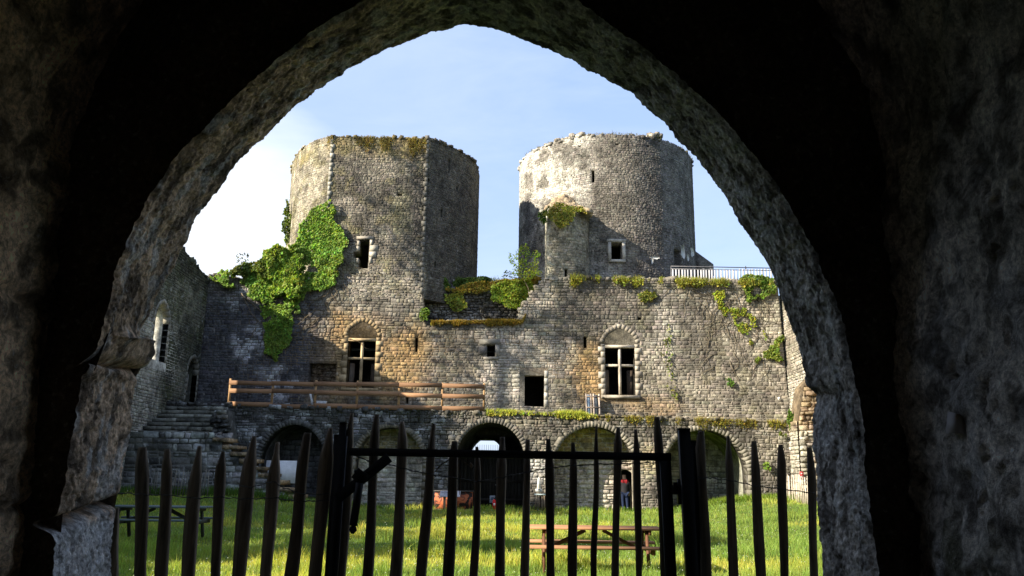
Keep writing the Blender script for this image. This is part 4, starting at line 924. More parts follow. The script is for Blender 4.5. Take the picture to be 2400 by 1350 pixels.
def wire(name, par, pix, Y, r=.0022, twist=True):
    P = [U(a, b, Y) for a, b in pix]; Q = []
    for i in range(len(P)-1):
        for k in range(6): Q.append(P[i].lerp(P[i+1], k/6)+Vector((0, random.uniform(-.004, .004), random.uniform(-.003, .003))))
    Q.append(P[-1]); mb = MB(); mb.tube(Q, r, 5, (.10, .095, .09)); mb.tube([q+Vector((0, .005*math.sin(i*1.9), .006*math.cos(i*1.9))) for i, q in enumerate(Q)], r, 5, (.09, .085, .08)); return mb.build(name, M_METAL, par)
fl = thing('picket_fence', 'rough split-wood picket fence left of the gate', 'fence', (-1.9, YFc, 0))
for xt, yt, xb_, w in ((272, 1190, 268, 20), (338, 1048, 328, 30), (392, 1052, 380, 28), (462, 1045, 442, 31), (520, 1058, 505, 24), (592, 1022, 560, 34), (652, 1036, 622, 29), (716, 1014, 683, 30), (775, 1003, 737, 33)):
    mb = MB(); picket(mb, xt, yt, xb_, w, YFc); mb.build('picket', M_WOOD, fl)
wire('wire', fl, [(200, 1148), (300, 1156), (345, 1160), (390, 1160), (460, 1168), (520, 1165), (580, 1170), (640, 1166), (700, 1177), (770, 1172)], YFc-.03)
wire('wire', fl, [(560, 1138), (590, 1142), (640, 1128), (665, 1143), (700, 1156), (770, 1158)], YFc-.03)
fr_f = thing('picket_fence', 'rough split-wood picket fence right of the gate, meeting the pale jamb', 'fence', (1.5, YFc, 0))
for xt, yt, xb_, w in ((1638, 1009, 1656, 27), (1706, 1022, 1720, 24), (1767, 1034, 1784, 26), (1833, 1042, 1838, 23), (1900, 1048, 1906, 22)):
    mb = MB(); picket(mb, xt, yt, xb_, w, YFc); mb.build('picket', M_WOOD, fr_f)
wire('wire', fr_f, [(1636, 1119), (1670, 1121), (1715, 1126), (1765, 1138), (1840, 1147), (1910, 1156)], YFc-.03)
gt = thing('gate', 'black metal framed gate filled with split-wood pickets', 'gate', (0, YFc, 0))
for xt, yt, xb_, w in ((821, 968, 800, 25), (881, 972, 862, 24), (946, 988, 928, 27), (1013, 993, 990, 24), (1064, 1034, 1052, 26), (1120, 1047, 1111, 19), (1176, 1024, 1170, 25), (1236, 1030, 1230, 20), (1288, 1029, 1290, 22), (1344, 1037, 1342, 22), (1395, 998, 1395, 15), (1449, 1001, 1440, 20), (1493, 1006, 1497, 18), (1545, 977, 1556, 22)):
    mb = MB(); picket(mb, xt, yt, xb_, w, YFc+.03); mb.build('picket', M_WOOD, gt)
BK = (.012, .012, .013)
mb = MB(); yg = YFc-.03
a = U(822, 1059, yg); b_ = U(1572, 1071, yg); mb.bar(a, b_, .05, .03, BK, up=(0, 1, 0)) if False else mb.box((a+b_)/2, ((b_-a).length, .04, .047), Matrix.Rotation(-math.atan2(b_.z-a.z, b_.x-a.x), 3, 'Y'), BK)
mb.build('top_bar', M_METAL, gt)
mb = MB(); t_ = U(1558, 1064, yg); b_ = U(1572, 1350, yg); k = (b_.x-t_.x)/(t_.z-b_.z)
mb.bar((t_.x+t_.z*k, yg, 0.05), (t_.x, yg, t_.z), .065, .04, BK, up=(0, 1, 0)); mb.build('stile', M_METAL, gt)
mb = MB(); t_ = U(803, 1022, yg); b_ = U(780, 1350, yg); k = (b_.x-t_.x)/(t_.z-b_.z); mb.bar((t_.x+t_.z*k, yg, 0.05), (t_.x, yg, t_.z), .06, .04, BK, up=(0, 1, 0)); mb.build('stile', M_METAL, gt)
mb = MB(); mb.bar(U(790, 1170, yg-.04), U(912, 1072, yg-.04), .062, .012, BK, up=(0, 1, 0)); mb.build('brace', M_METAL, gt)
mb = MB(); c = U(845, 1117, yg-.055); mb.box(c, (.085, .012, .07), Matrix.Rotation(.6, 3, 'Y'), BK)
for dx, dz in ((-.03, .03), (.035, .0), (-.03, -.02)): mb.box(c+Vector((dx, -.01, dz)), (.016, .01, .016), None, (.02, .02, .02))
mb.build('strap_plate', M_METAL, gt)
mb = MB(); mb.tube([U(843, 1132, yg-.07), U(836, 1180, yg-.07), U(828, 1232, yg-.07)], .024, 10, BK); mb.tube([U(829, 1231, yg-.07), U(828, 1236, yg-.07), U(827, 1243, yg-.07), U(826, 1251, yg-.07)], [.008, .021, .024, .008], 12, BK); mb.build('drop_bolt', M_METAL, gt)
mb = MB(); c = U(1583, 1148, yg); mb.box(c, (.06, .05, .055), C=BK); mb.box(c+Vector((-.005, -.03, .03)), (.025, .02, .03), C=BK); mb.box(U(1594, 1152, yg), (.03, .045, .15), C=BK); mb.build('latch', M_METAL, gt)
wire('wire', gt, [(828, 1066), (870, 1082), (915, 1090), (960, 1102), (1013, 1112), (1060, 1119), (1110, 1128), (1130, 1128), (1180, 1118), (1240, 1106), (1290, 1096), (1345, 1091), (1400, 1088), (1450, 1088), (1500, 1085), (1552, 1083)], YFc-.02, .0026)
# dry climber twigs caught in the gate
for i_, tw in enumerate([[(1020, 1105), (1035, 1088), (1062, 1072), (1072, 1070)], [(1075, 1072), (1080, 1080), (1098, 1090), (1108, 1102)], [(1075, 1074), (1076, 1095), (1080, 1120), (1077, 1160), (1080, 1250)], [(1122, 1060), (1124, 1100), (1122, 1130)], [(1188, 1060), (1190, 1100), (1192, 1122)]]):
    pass
mb = MB()
for tw in ([(1020, 1105), (1035, 1088), (1062, 1072), (1072, 1070)], [(1075, 1072), (1082, 1080), (1098, 1090), (1108, 1102)], [(1075, 1074), (1076, 1095), (1080, 1120), (1077, 1160)], [(1128, 1065), (1130, 1100), (1127, 1133)]):
    mb.tube([U(a, b, YFc-.02) for a, b in tw], [.004]*(len(tw)-1)+[.002], 6, (.13, .09, .065))
mb.tube([U(1102, 1084, YFc-.02), U(1106, 1092, YFc-.02), U(1105, 1100, YFc-.02)], [.003, .010, .003], 7, (.25, .18, .13))
tag(mb.build('dry_stem', M_WOOD), 'dry climbing stems tangled in the gate wires under its top bar', 'stems')
def post(name, label, xt, yt, xb_, wt, wb, Y, mat=M_METAL):
    t_ = U(xt, yt, Y); b_ = U(xb_, 1350, Y); k = (b_.x-t_.x)/(t_.z-b_.z); q = thing(name, label, 'post', (t_.x+t_.z*k, Y, 0))
    hw = wt/FPX*Y/2; mb = MB(); mb.box((t_.x+t_.z*k/2, Y, t_.z/2), (hw*2, hw*1.8, t_.z), Matrix.Rotation(-math.atan(k), 3, 'Y'), BK); mb.build('shaft', mat, q)
    mb = MB(); mb.box((t_.x, Y, t_.z+.004), (hw*2.05, hw*1.85, .012), C=(.03, .028, .025)); mb.build('cap', mat, q); return q
post('gate_post', 'broad black gate post right of the gate, topmost of the two', 1602, 1008, 1622, 26, 50, YFc-.08)
post('gate_post', 'lower black stay post touching the right gate post from behind', 1623, 1036, 1640, 14, 20, YFc+.02)
post('gate_post', 'black hinge post between the left pickets and the gate', 805, 993, 775, 15, 30, YFc+.0)
post('gate_post', 'low black post leaning behind the hinge post left of the gate', 790, 1022, 768, 12, 20, YFc+.05)

# ================================================================= COURTYARD FURNITURE
def picnic(label, x, y, rot, L, top, under, lab_mat, z=0):
    t_ = thing('picnic_table', label, 'picnic table', (x, y, z)); R = Matrix.Rotation(rot, 3, 'Z'); o = Vector((x, y, z))
    def bx(mb, c, s, C, r=None): mb.box(o+R @ Vector(c), s, R @ (r or Matrix.Identity(3)), C)
    mb = MB()
    for i in range(5): bx(mb, (0, -.31+.155*i, .745), (L, .145, .042), np.array(top)*random.uniform(.9, 1.1))
    mb.build('tabletop', lab_mat, t_)
    for sy in (-1, 1):
        mb = MB()
        for i in range(2): bx(mb, (0, sy*(.62+.15*i), .45), (L, .14, .042), np.array(top)*random.uniform(.85, 1.05))
        mb.build('bench', lab_mat, t_)
    for sx in (-1, 1):
        xx = sx*(L/2-.28)
        for sy in (-1, 1):
            mb = MB(); mb.bar(o+R @ Vector((xx, sy*.24, .72)), o+R @ Vector((xx, sy*.52, 0)), .10, .05, under, up=R @ Vector((1, 0, 0))); mb.build('leg', lab_mat, t_)
        mb = MB(); bx(mb, (xx+.05, 0, .39), (.045, 1.55, .10), under); bx(mb, (xx+.05, 0, .69), (.045, .7, .09), under); mb.build('cross_beam', lab_mat, t_)
        mb = MB(); mb.bar(o+R @ Vector((xx-.06*sx, 0, .36)), o+R @ Vector((sx*.16, 0, .70)), .06, .14, under, up=(0, 1, 0)); mb.build('brace', lab_mat, t_)
p = U(1392, 1224, 15.2)
picnic('light brown wooden picnic table standing in the sun right of centre', U(1392, 1224, 15.3).x, 15.3, rad(-1), 2.38, (.31, .16, .082), (.13, .062, .033), M_TABLE, gz(1.5, 15.3)+.03)
picnic('dark grey-green picnic table in the shade by the left pillar', U(378, 1191, 21).x, 21, rad(2), 2.4, (.10, .13, .125), (.05, .055, .05), M_TABLE, .08)

def rail_fence():
    a = U(537, 950, YA-.02); e = U(1135, 962, YA-.02); rf = thing('wooden_railing', 'long new-timber railing of three planks along the terrace edge', 'railing', (a.x, YA, a.z))
    xs = [(537, 888, 949), (637, 897, 953), (738, 892, 957), (836, 893, 955), (934, 897, 962), (1036, 898, 960), (1134, 899, 962)]
    for i, (px_, pt, pb) in enumerate(xs):
        t_ = U(px_+1, pt-1, YA); b_ = U(px_, pb, YA); mb = MB(); mb.box(((t_.x+b_.x)/2, YA+.07, (t_.z+b_.z)/2), (.11, .09, t_.z-b_.z), C=np.array((.34, .21, .10))*random.uniform(.8, 1.05)); mb.build('post', M_WOOD, rf)
    for (ya, ye) in ((888, 900), (908, 921), (940, 953)):
        for i in range(6):
            f0, f1 = i/6, (i+1)/6; dy = random.uniform(-2, 2)
            p0 = U(537+598*f0, ya+(ye-ya)*f0+7+dy, YA-.03+.012*(i % 2)); p1 = U(537+598*f1, ya+(ye-ya)*f1+7+random.uniform(-1, 1)+dy, YA-.03+.012*(i % 2))
            mb = MB(); mb.bar(p0, p1, .03, .23, np.array((.25, .14, .075))*random.uniform(.6, 1.2)); mb.build('plank', M_PLANK, rf)
rail_fence()
# grey picket railing along the wall walk
yW = YW+.9; a = U(1573, 655, yW)
wf = thing('slatted_railing', 'pale grey slatted railing on the wall top right of the round tower', 'railing', (a.x, yW, a.z-.1))
mb = MB(); mb.tube([U(1572, 624, yW), U(1690, 626, yW), U(1830, 629, yW)], .03, 6, (.10, .10, .11)); mb.tube([U(1572, 630, yW-.02), U(1690, 632, yW-.02), U(1830, 634, yW-.02)], .018, 6, (.16, .16, .17)); mb.build('handrail', M_METAL, wf)
px_ = 1577
while px_ < 1830:
    top = U(px_, 631+random.uniform(-1.2, 1.2), yW); mb = MB(); mb.box((top.x, yW, top.z-.5), (random.choice((.085, .09, .12)), .03, 1.0), C=np.array((.38, .38, .39))*random.uniform(.85, 1.15)); mb.build('slat', M_PAINT, wf); px_ += random.uniform(6.0, 8.2)
for px_ in (1573, 1665, 1748): mb = MB(); t_ = U(px_, 624, yW); mb.box((t_.x, yW+.04, t_.z-.6), (.05, .05, 1.25), C=(.12, .12, .13)); mb.build('post', M_METAL, wf)

# white panel on the wall of the first arch
yb = YA+.75; a = U(622, 1132, yb); b_ = U(697, 1080, yb)
wb = thing('white_panel', 'blank white panel standing inside the leftmost arch of the arcade', 'panel', ((a.x+b_.x)/2, yb, a.z)); mb = MB(); mb.box(((a.x+b_.x)/2, yb-.10, (a.z+b_.z)/2), (b_.x-a.x, .04, b_.z-a.z), C=(.80, .80, .80)); mb.build('board', M_PAINT, wb)
for sx in (a.x, b_.x): mb = MB(); g_ = gz(sx, yb); mb.box((sx, yb-.04, (g_+b_.z)/2), (.04, .05, b_.z-g_), C=(.2, .2, .2)); mb.build('leg', M_METAL, wb)
# black and orange counter wall with info lectern
yc = 41.6; a = U(1018, 1200, yc); b_ = U(1108, 1150, yc); g0 = gz(a.x, yc)
ct = thing('brazier_block', 'low wall with an orange and black mottled panel, left of the middle arch', 'panel wall', ((a.x+b_.x)/2, yc, g0)); ct.name = 'panel_wall'
mO, nt, bO, out = newmat('mottled_orange'); t = N(nt, 'ShaderNodeTexCoord'); cO = ramp(nt, noise(nt, t.outputs['Object'], 2.6, 5, .6, 1.5), [(.44, (.42, .12, .05)), (.5, (.16, .05, .03)), (.54, (.02, .016, .014))]); nt.links.new(cO, bO.inputs['Base Color']); bO.inputs['Roughness'].default_value = .7
zt2 = U(1060, 1152, yc).z; zm2 = U(1060, 1193, yc).z; w_ = b_.x-a.x; xm = (a.x+b_.x)/2
mb = MB(); mb.box((xm, yc, (zt2+zm2)/2), (w_, .5, zt2-zm2), C=(.3, .1, .05)); mb.build('mottled_panel', mO, ct)
mb = MB(); mb.box((xm, yc, (zm2+g0)/2-.05), (w_+.02, .54, zm2-g0+.1), C=(.20, .18, .15)); mb.build('base', M_STONE, ct); mb = MB(); mb.box((xm, yc, zt2+.025), (w_+.1, .6, .05), C=(.06, .055, .05)); mb.build('top_slab', M_WOOD, ct)
yl = 40.6; a = U(1055, 1160, yl); lc = thing('lectern', 'slanted white information board on a post before the orange panel', 'lectern', (a.x, yl, gz(a.x, yl)))
mb = MB(); mb.box((a.x, yl, a.z+.05), (.98, .55, .03), Matrix.Rotation(rad(28), 3, 'X'), (.5, .49, .52)); mb.build('board', M_PAINT, lc)
mb = MB()
for k in range(4): mb.box((a.x-.1+.1*(k % 2), yl-.16+.09*k, a.z-.02+.055*k+.035-.02), (.6, .03, .006), Matrix.Rotation(rad(28), 3, 'X'), (.3, .3, .33))
mb.build('text_lines', M_PAINT, lc)
pz = U(1041, 1212, yl); mb = MB(); mb.box((U(1041, 1190, yl).x, yl+.05, (a.z+gz(a.x, yl))/2-.02), (.11, .1, a.z-gz(a.x, yl)), C=(.30, .22, .15)); mb.build('post', M_WOOD, lc)
# extinguisher
ye = 42.3; p = U(1158, 1203, ye); ex = thing('fire_extinguisher', 'red fire extinguisher standing in front of the black screen', 'extinguisher', (p.x, ye, gz(p.x, ye))); g0 = gz(p.x, ye); hE = .58
mb = MB(); mb.tube([(p.x, ye, g0+z) for z in (0, .02, .40, .47, .51)], [.085, .095, .095, .07, .03], 14, (.55, .02, .02)); mb.build('cylinder', M_PAINT, ex, smooth=False)
mb = MB(); mb.box((p.x, ye, g0+.545), (.05, .03, .05), C=(.02, .02, .02)); mb.box((p.x-.03, ye, g0+.59), (.13, .025, .02), Matrix.Rotation(.3, 3, 'Y'), (.02, .02, .02)); mb.build('valve_handle', M_METAL, ex)
mb = MB(); mb.tube([(p.x+.03, ye-.02, g0+.54), (p.x+.12, ye-.03, g0+.5), (p.x+.14, ye-.03, g0+.3), (p.x+.13, ye-.03, g0+.12)], .014, 6, (.02, .02, .02)); mb.build('hose', M_METAL, ex)
mb = MB(); mb.box((p.x, ye-.092, g0+.27), (.09, .012, .12), C=(.7, .68, .6)); mb.build('label_plate', M_PAINT, ex)
# obelisk model on its slatted stand
yo = 42.3; c = U(1267, 1158, yo); g0 = gz(c.x, yo)
ob_ = thing('obelisk_model', 'white pointed obelisk model on a slatted wooden stand beside the arcade pier', 'obelisk', (c.x, yo, g0))
t_ = U(1263, 1118, yo); m_ = U(1263, 1148, yo); mb = MB(); mb.box((t_.x, yo, (t_.z+m_.z)/2-.05), (.22, .22, t_.z-m_.z-.05), C=(.50, .49, .43), taper=.55); mb.add([(t_.x-.06, yo-.06, t_.z-.08), (t_.x+.06, yo-.06, t_.z-.08), (t_.x+.06, yo+.06, t_.z-.08), (t_.x-.06, yo+.06, t_.z-.08), (t_.x, yo, t_.z+.03)], [(0, 1, 4), (1, 2, 4), (2, 3, 4), (3, 0, 4)], (.50, .49, .43)); mb.build('shaft', M_PAINT, ob_)
mb = MB(); mb.box((t_.x, yo-.01, m_.z-.02), (.34, .34, .14), C=(.42, .42, .40)); mb.box((t_.x, yo-.19, m_.z+.02), (.12, .01, .06), C=(.10, .12, .14)); mb.build('plinth', M_PAINT, ob_)
mb = MB(); mb.box((c.x, yo, c.z-.02), (.62, .5, .06), C=(.42, .50, .50)); mb.build('tray', M_PAINT, ob_)
for i, dx in enumerate((-.27, -.18, -.08, .07, .18, .27)):
    mb = MB(); mb.box((c.x+dx, yo-.2+(i % 2)*.02, (c.z+g0)/2-.04), (.055, .035, c.z-g0-.04), C=np.array((.17, .13, .09))*random.uniform(.7, 1.3)); mb.build('slat', M_WOOD, ob_)
mb = MB(); mb.box((c.x+.1, yo+.08, (c.z+g0)/2-.05), (.38, .3, c.z-g0-.1), C=(.09, .06, .04)); mb.build('core', M_WOOD, ob_)
# weathered frame leaning beside the right window
yp = YW-.75; a = U(1374, 968, yp); zb_ = ztopA(a.x)-.05
pf = thing('leaning_frame', 'weathered wooden frame leaning on the wall by the right window', 'frame', (a.x+.4, yp, zb_)); zt3 = U(1376, 921, yp).z
for dx in (0, .27, .42, .74): mb = MB(); mb.bar((a.x+.04+dx, yp, zb_), (a.x+.04+dx, yp+.45, zt3), .085, .05, np.array((.40, .33, .27))*random.uniform(.75, 1.1), up=(0, 1, 0)); mb.build('stile', M_WOOD, pf)
mb = MB(); mb.bar((a.x+.17, yp+.04, zb_+.05), (a.x+.17, yp+.44, zt3-.05), .17, .02, (.14, .20, .26), up=(0, 1, 0)); mb.bar((a.x+.6, yp+.04, zb_+.05), (a.x+.6, yp+.44, zt3-.05), .20, .02, (.05, .06, .07), up=(0, 1, 0)); mb.build('inner_panel', M_WOOD, pf)
for f_ in (.12, .5, .9): mb = MB(); mb.box((a.x+.42, yp+.45*f_-.03, zb_+(zt3-zb_)*f_), (.76, .04, .06), C=(.24, .19, .15)); mb.build('crosspiece', M_WOOD, pf)
# pale offcuts behind the railing
yo2 = YA+1.2; p = U(740, 938, yo2); of = thing('plank_offcut', 'white painted offcut boards lying behind the terrace railing below the left window', 'boards', (p.x, yo2, ztopA(p.x)))
mb = MB(); mb.bar((p.x-.1, yo2, ztopA(p.x)), (p.x-.35, yo2, ztopA(p.x)+.95), .1, .04, (.6, .6, .58), up=(0, 1, 0)); mb.build('upright_board', M_WOOD, of); mb = MB(); mb.box((p.x+.25, yo2, ztopA(p.x)+.42), (.7, .25, .06), C=(.6, .6, .58)); mb.box((p.x+.28, yo2, ztopA(p.x)+.28), (.6, .3, .25), C=(.45, .45, .43)); mb.build('stacked_board', M_WOOD, of)
# red sign on the right wall
p = U(1877, 1114, 41.75); rs = thing('red_sign', 'small dark red sign with white arrow and writing on the buttress', 'sign', (p.x, 41.75, p.z-.2)); yq = 41.8-.17
mb = MB(); mb.box((p.x, yq, p.z), (.20, .03, .36), C=(.33, .03, .03)); mb.build('plate', M_PAINT, rs); mb = MB()
mb.add([(p.x-.04, yq-.02, p.z+.05), (p.x+.04, yq-.02, p.z+.09), (p.x-.04, yq-.02, p.z+.13)], [(0, 1, 2)], (.7, .7, .7)); mb.box((p.x, yq-.018, p.z-.05), (.1, .006, .02), C=(.7, .7, .7)); mb.box((p.x, yq-.018, p.z-.10), (.12, .006, .02), C=(.7, .7, .7)); mb.build('pictogram', M_PAINT, rs)
p = RX(1832, 934); sm = thing('wall_plate', 'tiny white plate beside the doorway at the terrace right end', 'plate', (15.7, YW-.1, W(1826, 934)[1])); q = U(1826, 934, YW-.1); mb = MB(); mb.box((q.x, YW-.1, q.z), (.14, .02, .14), C=(.8, .8, .78)); mb.box((q.x, YW-.115, q.z), (.08, .006, .02), C=(.3, .3, .3)); mb.build('plate', M_PAINT, sm)

# far chestnut paling fences
def paling(label, P0, P1, n, h, C, loc):
    q = thing('paling_fence', label, 'fence', loc)
    for i in range(n):
        f_ = (i+.5)/n; x = P0[0]+(P1[0]-P0[0])*f_; y = P0[1]+(P1[1]-P0[1])*f_; z = gz(x, y); hh = h*random.uniform(.85, 1.1)
        mb = MB(); mb.bar((x+random.uniform(-.05, .05), y, z-.05), (x+random.uniform(-.07, .07), y+random.uniform(-.05, .05), z+hh), .035, .03, np.array(C)*random.uniform(.7, 1.3)); mb.build('paling', M_WOOD, q)
    mb = MB()
    for f_ in (.3, .8): mb.tube([(P0[0], P0[1]-.03, gz(*P0)+h*f_), (P1[0], P1[1]-.03, gz(*P1)+h*f_)], .008, 4, (.1, .1, .1))
    mb.build('wire', M_METAL, q)
x0 = U(325, 1150, 37.6).x; x1 = U(490, 1150, 37.6).x
paling('old grey paling fence before the landing wall of the steps', (x0, 37.6), (x1, 37.6), 26, 1.15, (.17, .16, .13), (x0, 37.6, .6))
a = U(1842, 1140, 41.3).x; b_ = U(1905, 1160, 36.5).x
paling('sunlit pale paling fence at the foot of the right wall', (a, 41.3), (b_, 36.5), 34, 1.2, (.42, .37, .30), (a, 40, .7))

# ================================================================= PERSON
def skinmesh(name, verts, edges, radii, mat, parent, C, root=0, sub=2):
    me = bpy.data.meshes.new(name); base = wloc(parent); me.from_pydata([tuple(Vector(v)-base) for v in verts], edges, []); me.update()
    o = bpy.data.objects.new(name, me); COL.objects.link(o); o.parent = parent
    sk = o.modifiers.new('skin', 'SKIN'); sk.use_smooth_shade = True
    for i, r in enumerate(radii): me.skin_vertices[0].data[i].radius = r if hasattr(r, '__len__') else (r, r)
    me.skin_vertices[0].data[root].use_root = True
    sb = o.modifiers.new('sub', 'SUBSURF'); sb.levels = sub; sb.render_levels = sub
    dg = bpy.context.evaluated_depsgraph_get(); ev = o.evaluated_get(dg); me2 = bpy.data.meshes.new_from_object(ev); o.modifiers.clear(); o.data = me2; me2.name = name
    at = me2.attributes.new('col', 'FLOAT_COLOR', 'POINT'); at.data.foreach_set('color', np.tile(np.array(tuple(C)+(1,), np.float32), len(me2.vertices)))
    me2.materials.clear(); me2.materials.append(mat); return o
yP = 42.95; pf0 = U(1465, 1197, yP); g0 = gz(pf0.x, yP)
per = thing('person', 'person seen from behind in dark jacket with red shoulders and blue jeans', 'person', (pf0.x, yP, g0)); px0 = pf0.x
def V_(x, y, z): return (px0+x, yP+y, g0+z)
bv = [V_(0, 0, .95), V_(0, 0, 1.15), V_(0, .02, 1.38), V_(0, .03, 1.50), V_(0, .05, 1.58), V_(0, .06, 1.68), V_(-.17, .02, 1.42), V_(.17, .02, 1.42), V_(-.24, .03, 1.15), V_(.24, .03, 1.15), V_(-.24, .12, .92), V_(.24, .12, .92),
      V_(-.10, 0, .88), V_(.10, 0, .88), V_(-.10, .05, .50), V_(.11, -.02, .50), V_(-.09, -.02, .09), V_(.13, -.08, .10), V_(-.10, .13, .03), V_(.14, .07, .03)]
be = [(0, 1), (1, 2), (2, 3), (3, 4), (4, 5), (2, 6), (2, 7), (6, 8), (7, 9), (8, 10), (9, 11), (0, 12), (0, 13), (12, 14), (13, 15), (14, 16), (15, 17), (16, 18), (17, 19)]
br = [.14, .13, .15, .055, .075, .085, .06, .06, .045, .045, .032, .032, .085, .085, .058, .058, .04, .04, .035, .035]
for sx, wi in ((-1, 10), (1, 11)):                                 # palm and five fingers
    pw = len(bv); bv.append(V_(sx*.24, .15, .86)); br.append(.03); be.append((wi, pw))
    for k, (dx, L_) in enumerate(((-.022, .06), (-.007, .075), (.008, .08), (.022, .07))):
        a = len(bv); bv.append(V_(sx*.24+dx, .165, .82)); bv.append(V_(sx*.24+dx*1.2, .18, .82-L_*.5)); bv.append(V_(sx*.24+dx*1.2, .205, .82-L_)); br += [.010, .009, .008]; be += [(pw, a), (a, a+1), (a+1, a+2)]
    a = len(bv); bv.append(V_(sx*.205, .17, .85)); bv.append(V_(sx*.19, .19, .81)); br += [.011, .009]; be += [(pw, a), (a, a+1)]
skinmesh('body', bv, be, br, M_SKIN, per, (.42, .27, .20), 0, 1)
jv = [V_(0, 0, .86), V_(0, 0, 1.05), V_(0, .01, 1.25), V_(0, .02, 1.42), V_(0, .03, 1.52), V_(-.19, .02, 1.42), V_(.19, .02, 1.42), V_(-.26, .03, 1.15), V_(.26, .03, 1.15), V_(-.25, .12, .93), V_(.25, .12, .93)]
skinmesh('jacket', jv, [(0, 1), (1, 2), (2, 3), (3, 4), (3, 5), (3, 6), (5, 7), (6, 8), (7, 9), (8, 10)], [(.20, .15), (.195, .15), (.20, .155), (.19, .14), .075, .085, .085, .07, .07, .055, .055], M_CLOTH, per, (.018, .017, .02), 1)
skinmesh('red_yoke', [V_(-.24, .0, 1.40), V_(-.10, .0, 1.47), V_(0, .01, 1.49), V_(.10, .0, 1.47), V_(.24, .0, 1.40)], [(0, 1), (1, 2), (2, 3), (3, 4)], [.07, .095, .105, .095, .07], M_CLOTH, per, (.17, .010, .014), 2)
tv = [V_(0, 0, .93), V_(-.10, 0, .86), V_(.10, 0, .86), V_(-.10, .05, .50), V_(.11, -.02, .50), V_(-.09, -.01, .08), V_(.13, -.07, .08)]
skinmesh('trousers', tv, [(0, 1), (0, 2), (1, 3), (2, 4), (3, 5), (4, 6)], [.155, .105, .105, .078, .078, .06, .06], M_CLOTH, per, (.012, .02, .05), 0)
skinmesh('hair', [V_(0, .03, 1.60), V_(0, .04, 1.69), V_(0, .06, 1.74)], [(0, 1), (1, 2)], [.085, .098, .07], M_CLOTH, per, (.03, .02, .015), 1)
for sx, fy in ((-1, 0), (1, -.06)): mb = MB(); mb.box(V_(sx*.10+.01, fy+.06, .045), (.10, .28, .09), C=(.05, .05, .05), taper=.8); mb.build('shoe', M_CLOTH, per)

# ================================================================= VEGETATION
IVY = (.20, .32, .055); YEL = (.24, .25, .04); DKG = (.09, .15, .03); MOSS = (.3, .2, .03)
def plant(name, label, cat, parts, loc=None):
    """parts: list of (points, normal, leaf size, colour, spread)"""
    mb = MB(); allp = np.vstack([p[0] for p in parts])
    for P, nv, sz, C, sp in parts: leaves(mb, P, nv, sz, C, spread=sp)
    base = Vector((float(allp[:, 0].mean()), float(allp[:, 1].max()), float(allp[:, 2].min())))
    q = thing(name, label, cat, base); mb.build('foliage', M_LEAF, q); return q
ivy1 = [(500, 648), (560, 640), (600, 618), (645, 590), (668, 562), (688, 575), (705, 560), (708, 522), (722, 500), (738, 492), (748, 478), (760, 488), (776, 474), (784, 505), (800, 535), (808, 580), (802, 612), (775, 640), (792, 665), (745, 688), (712, 700), (690, 712), (665, 705), (640, 712), (612, 700), (590, 680), (560, 668)]
ivy2 = [(640, 712), (665, 716), (705, 705), (703, 725), (690, 752), (694, 780), (688, 805), (668, 825), (650, 848), (630, 815), (612, 775), (622, 755), (655, 755), (630, 735), (615, 712)]
climb = [(664, 560), (668, 500), (673, 470), (680, 500), (690, 520), (700, 545), (688, 570), (672, 575)]
bush = [(630, 640), (640, 590), (668, 562), (700, 580), (712, 620), (716, 660), (700, 700), (660, 700), (630, 680)]
sprig = [(540, 650), (560, 625), (610, 612), (650, 600), (650, 640), (590, 650)]
q = plant('ivy', 'large bright green ivy spreading from the left tower down over the wall', 'ivy', [
    (polyfill(ivy1, 15000, 47, .5, .7), (-.4, -.8, .35), .15, IVY, .55), (polyfill(ivy2, 3600, 47, .3, .7), (-.3, -.8, .4), .14, IVY, .55),
    (polyfill(bush, 7000, 46.8, .8, .6), (-.4, -.7, .5), .16, (.20, .30, .05), .8), (polyfill(sprig, 2000, 46.9, .8, .6), (-.3, -.5, .8), .13, (.11, .16, .03), .8)])
P = []
for k in range(9):
    a = U(random.uniform(560, 690), random.uniform(640, 700), 46.9); b2 = U(655+random.uniform(-30, 30), random.uniform(760, 800), 46.95)
    P.append([a, a.lerp(b2, .5)+Vector((random.uniform(-.3, .3), -.05, 0)), b2])
mb = MB()
for p in P: mb.tube(p, [.03, .02, .01], 5, (.12, .09, .06))
mb.build('stem', M_WOOD, q)
plant('ivy', 'thin ivy strand climbing the sunlit left edge of the left tower', 'ivy', [(polyfill(climb, 900, 50.2, .25, .25, .05)+np.array([0, 0, 0]), (-.7, -.6, .2), .15, (.12, .17, .03), .6)])
plant('shrub', 'small bare-topped shrub on the wall head left of the large ivy', 'shrub', [(polyfill([(552, 640), (560, 592), (580, 600), (590, 640)], 130, 47.6, .8, .3), (0, -.5, .8), .10, (.05, .07, .03), 1.0)])
YC = YW+1.4
plant('creeper', 'dark green creeper hanging from the top of the broken wall, nearest the left tower', 'creeper', [(polyfill([(990, 645), (1100, 652), (1150, 655), (1130, 668), (1060, 680), (1000, 665)], 2600, YC, .5, .3), (0, -.7, .6), .12, DKG, .7)])
plant('creeper', 'orange-tinged creeper across the middle of the broken wall', 'creeper', [(polyfill([(1050, 672), (1140, 662), (1270, 650), (1255, 672), (1180, 672), (1120, 685), (1075, 695)], 2600, YC-.1, .5, .3), (-.2, -.7, .6), .11, (.34, .28, .05), .7), (polyfill([(1045, 690), (1080, 680), (1095, 720), (1070, 730), (1050, 715)], 900, YC-.1, .5, .3), (-.2, -.7, .5), .11, (.27, .30, .05), .7)])
plant('creeper', 'bright leafy green creeper on the right half of the broken wall', 'creeper', [(polyfill([(1150, 668), (1240, 655), (1255, 690), (1238, 715), (1205, 728), (1185, 720), (1150, 700)], 3600, YC-.3, .7, .35), (-.3, -.7, .6), .11, (.28, .36, .05), .7)])
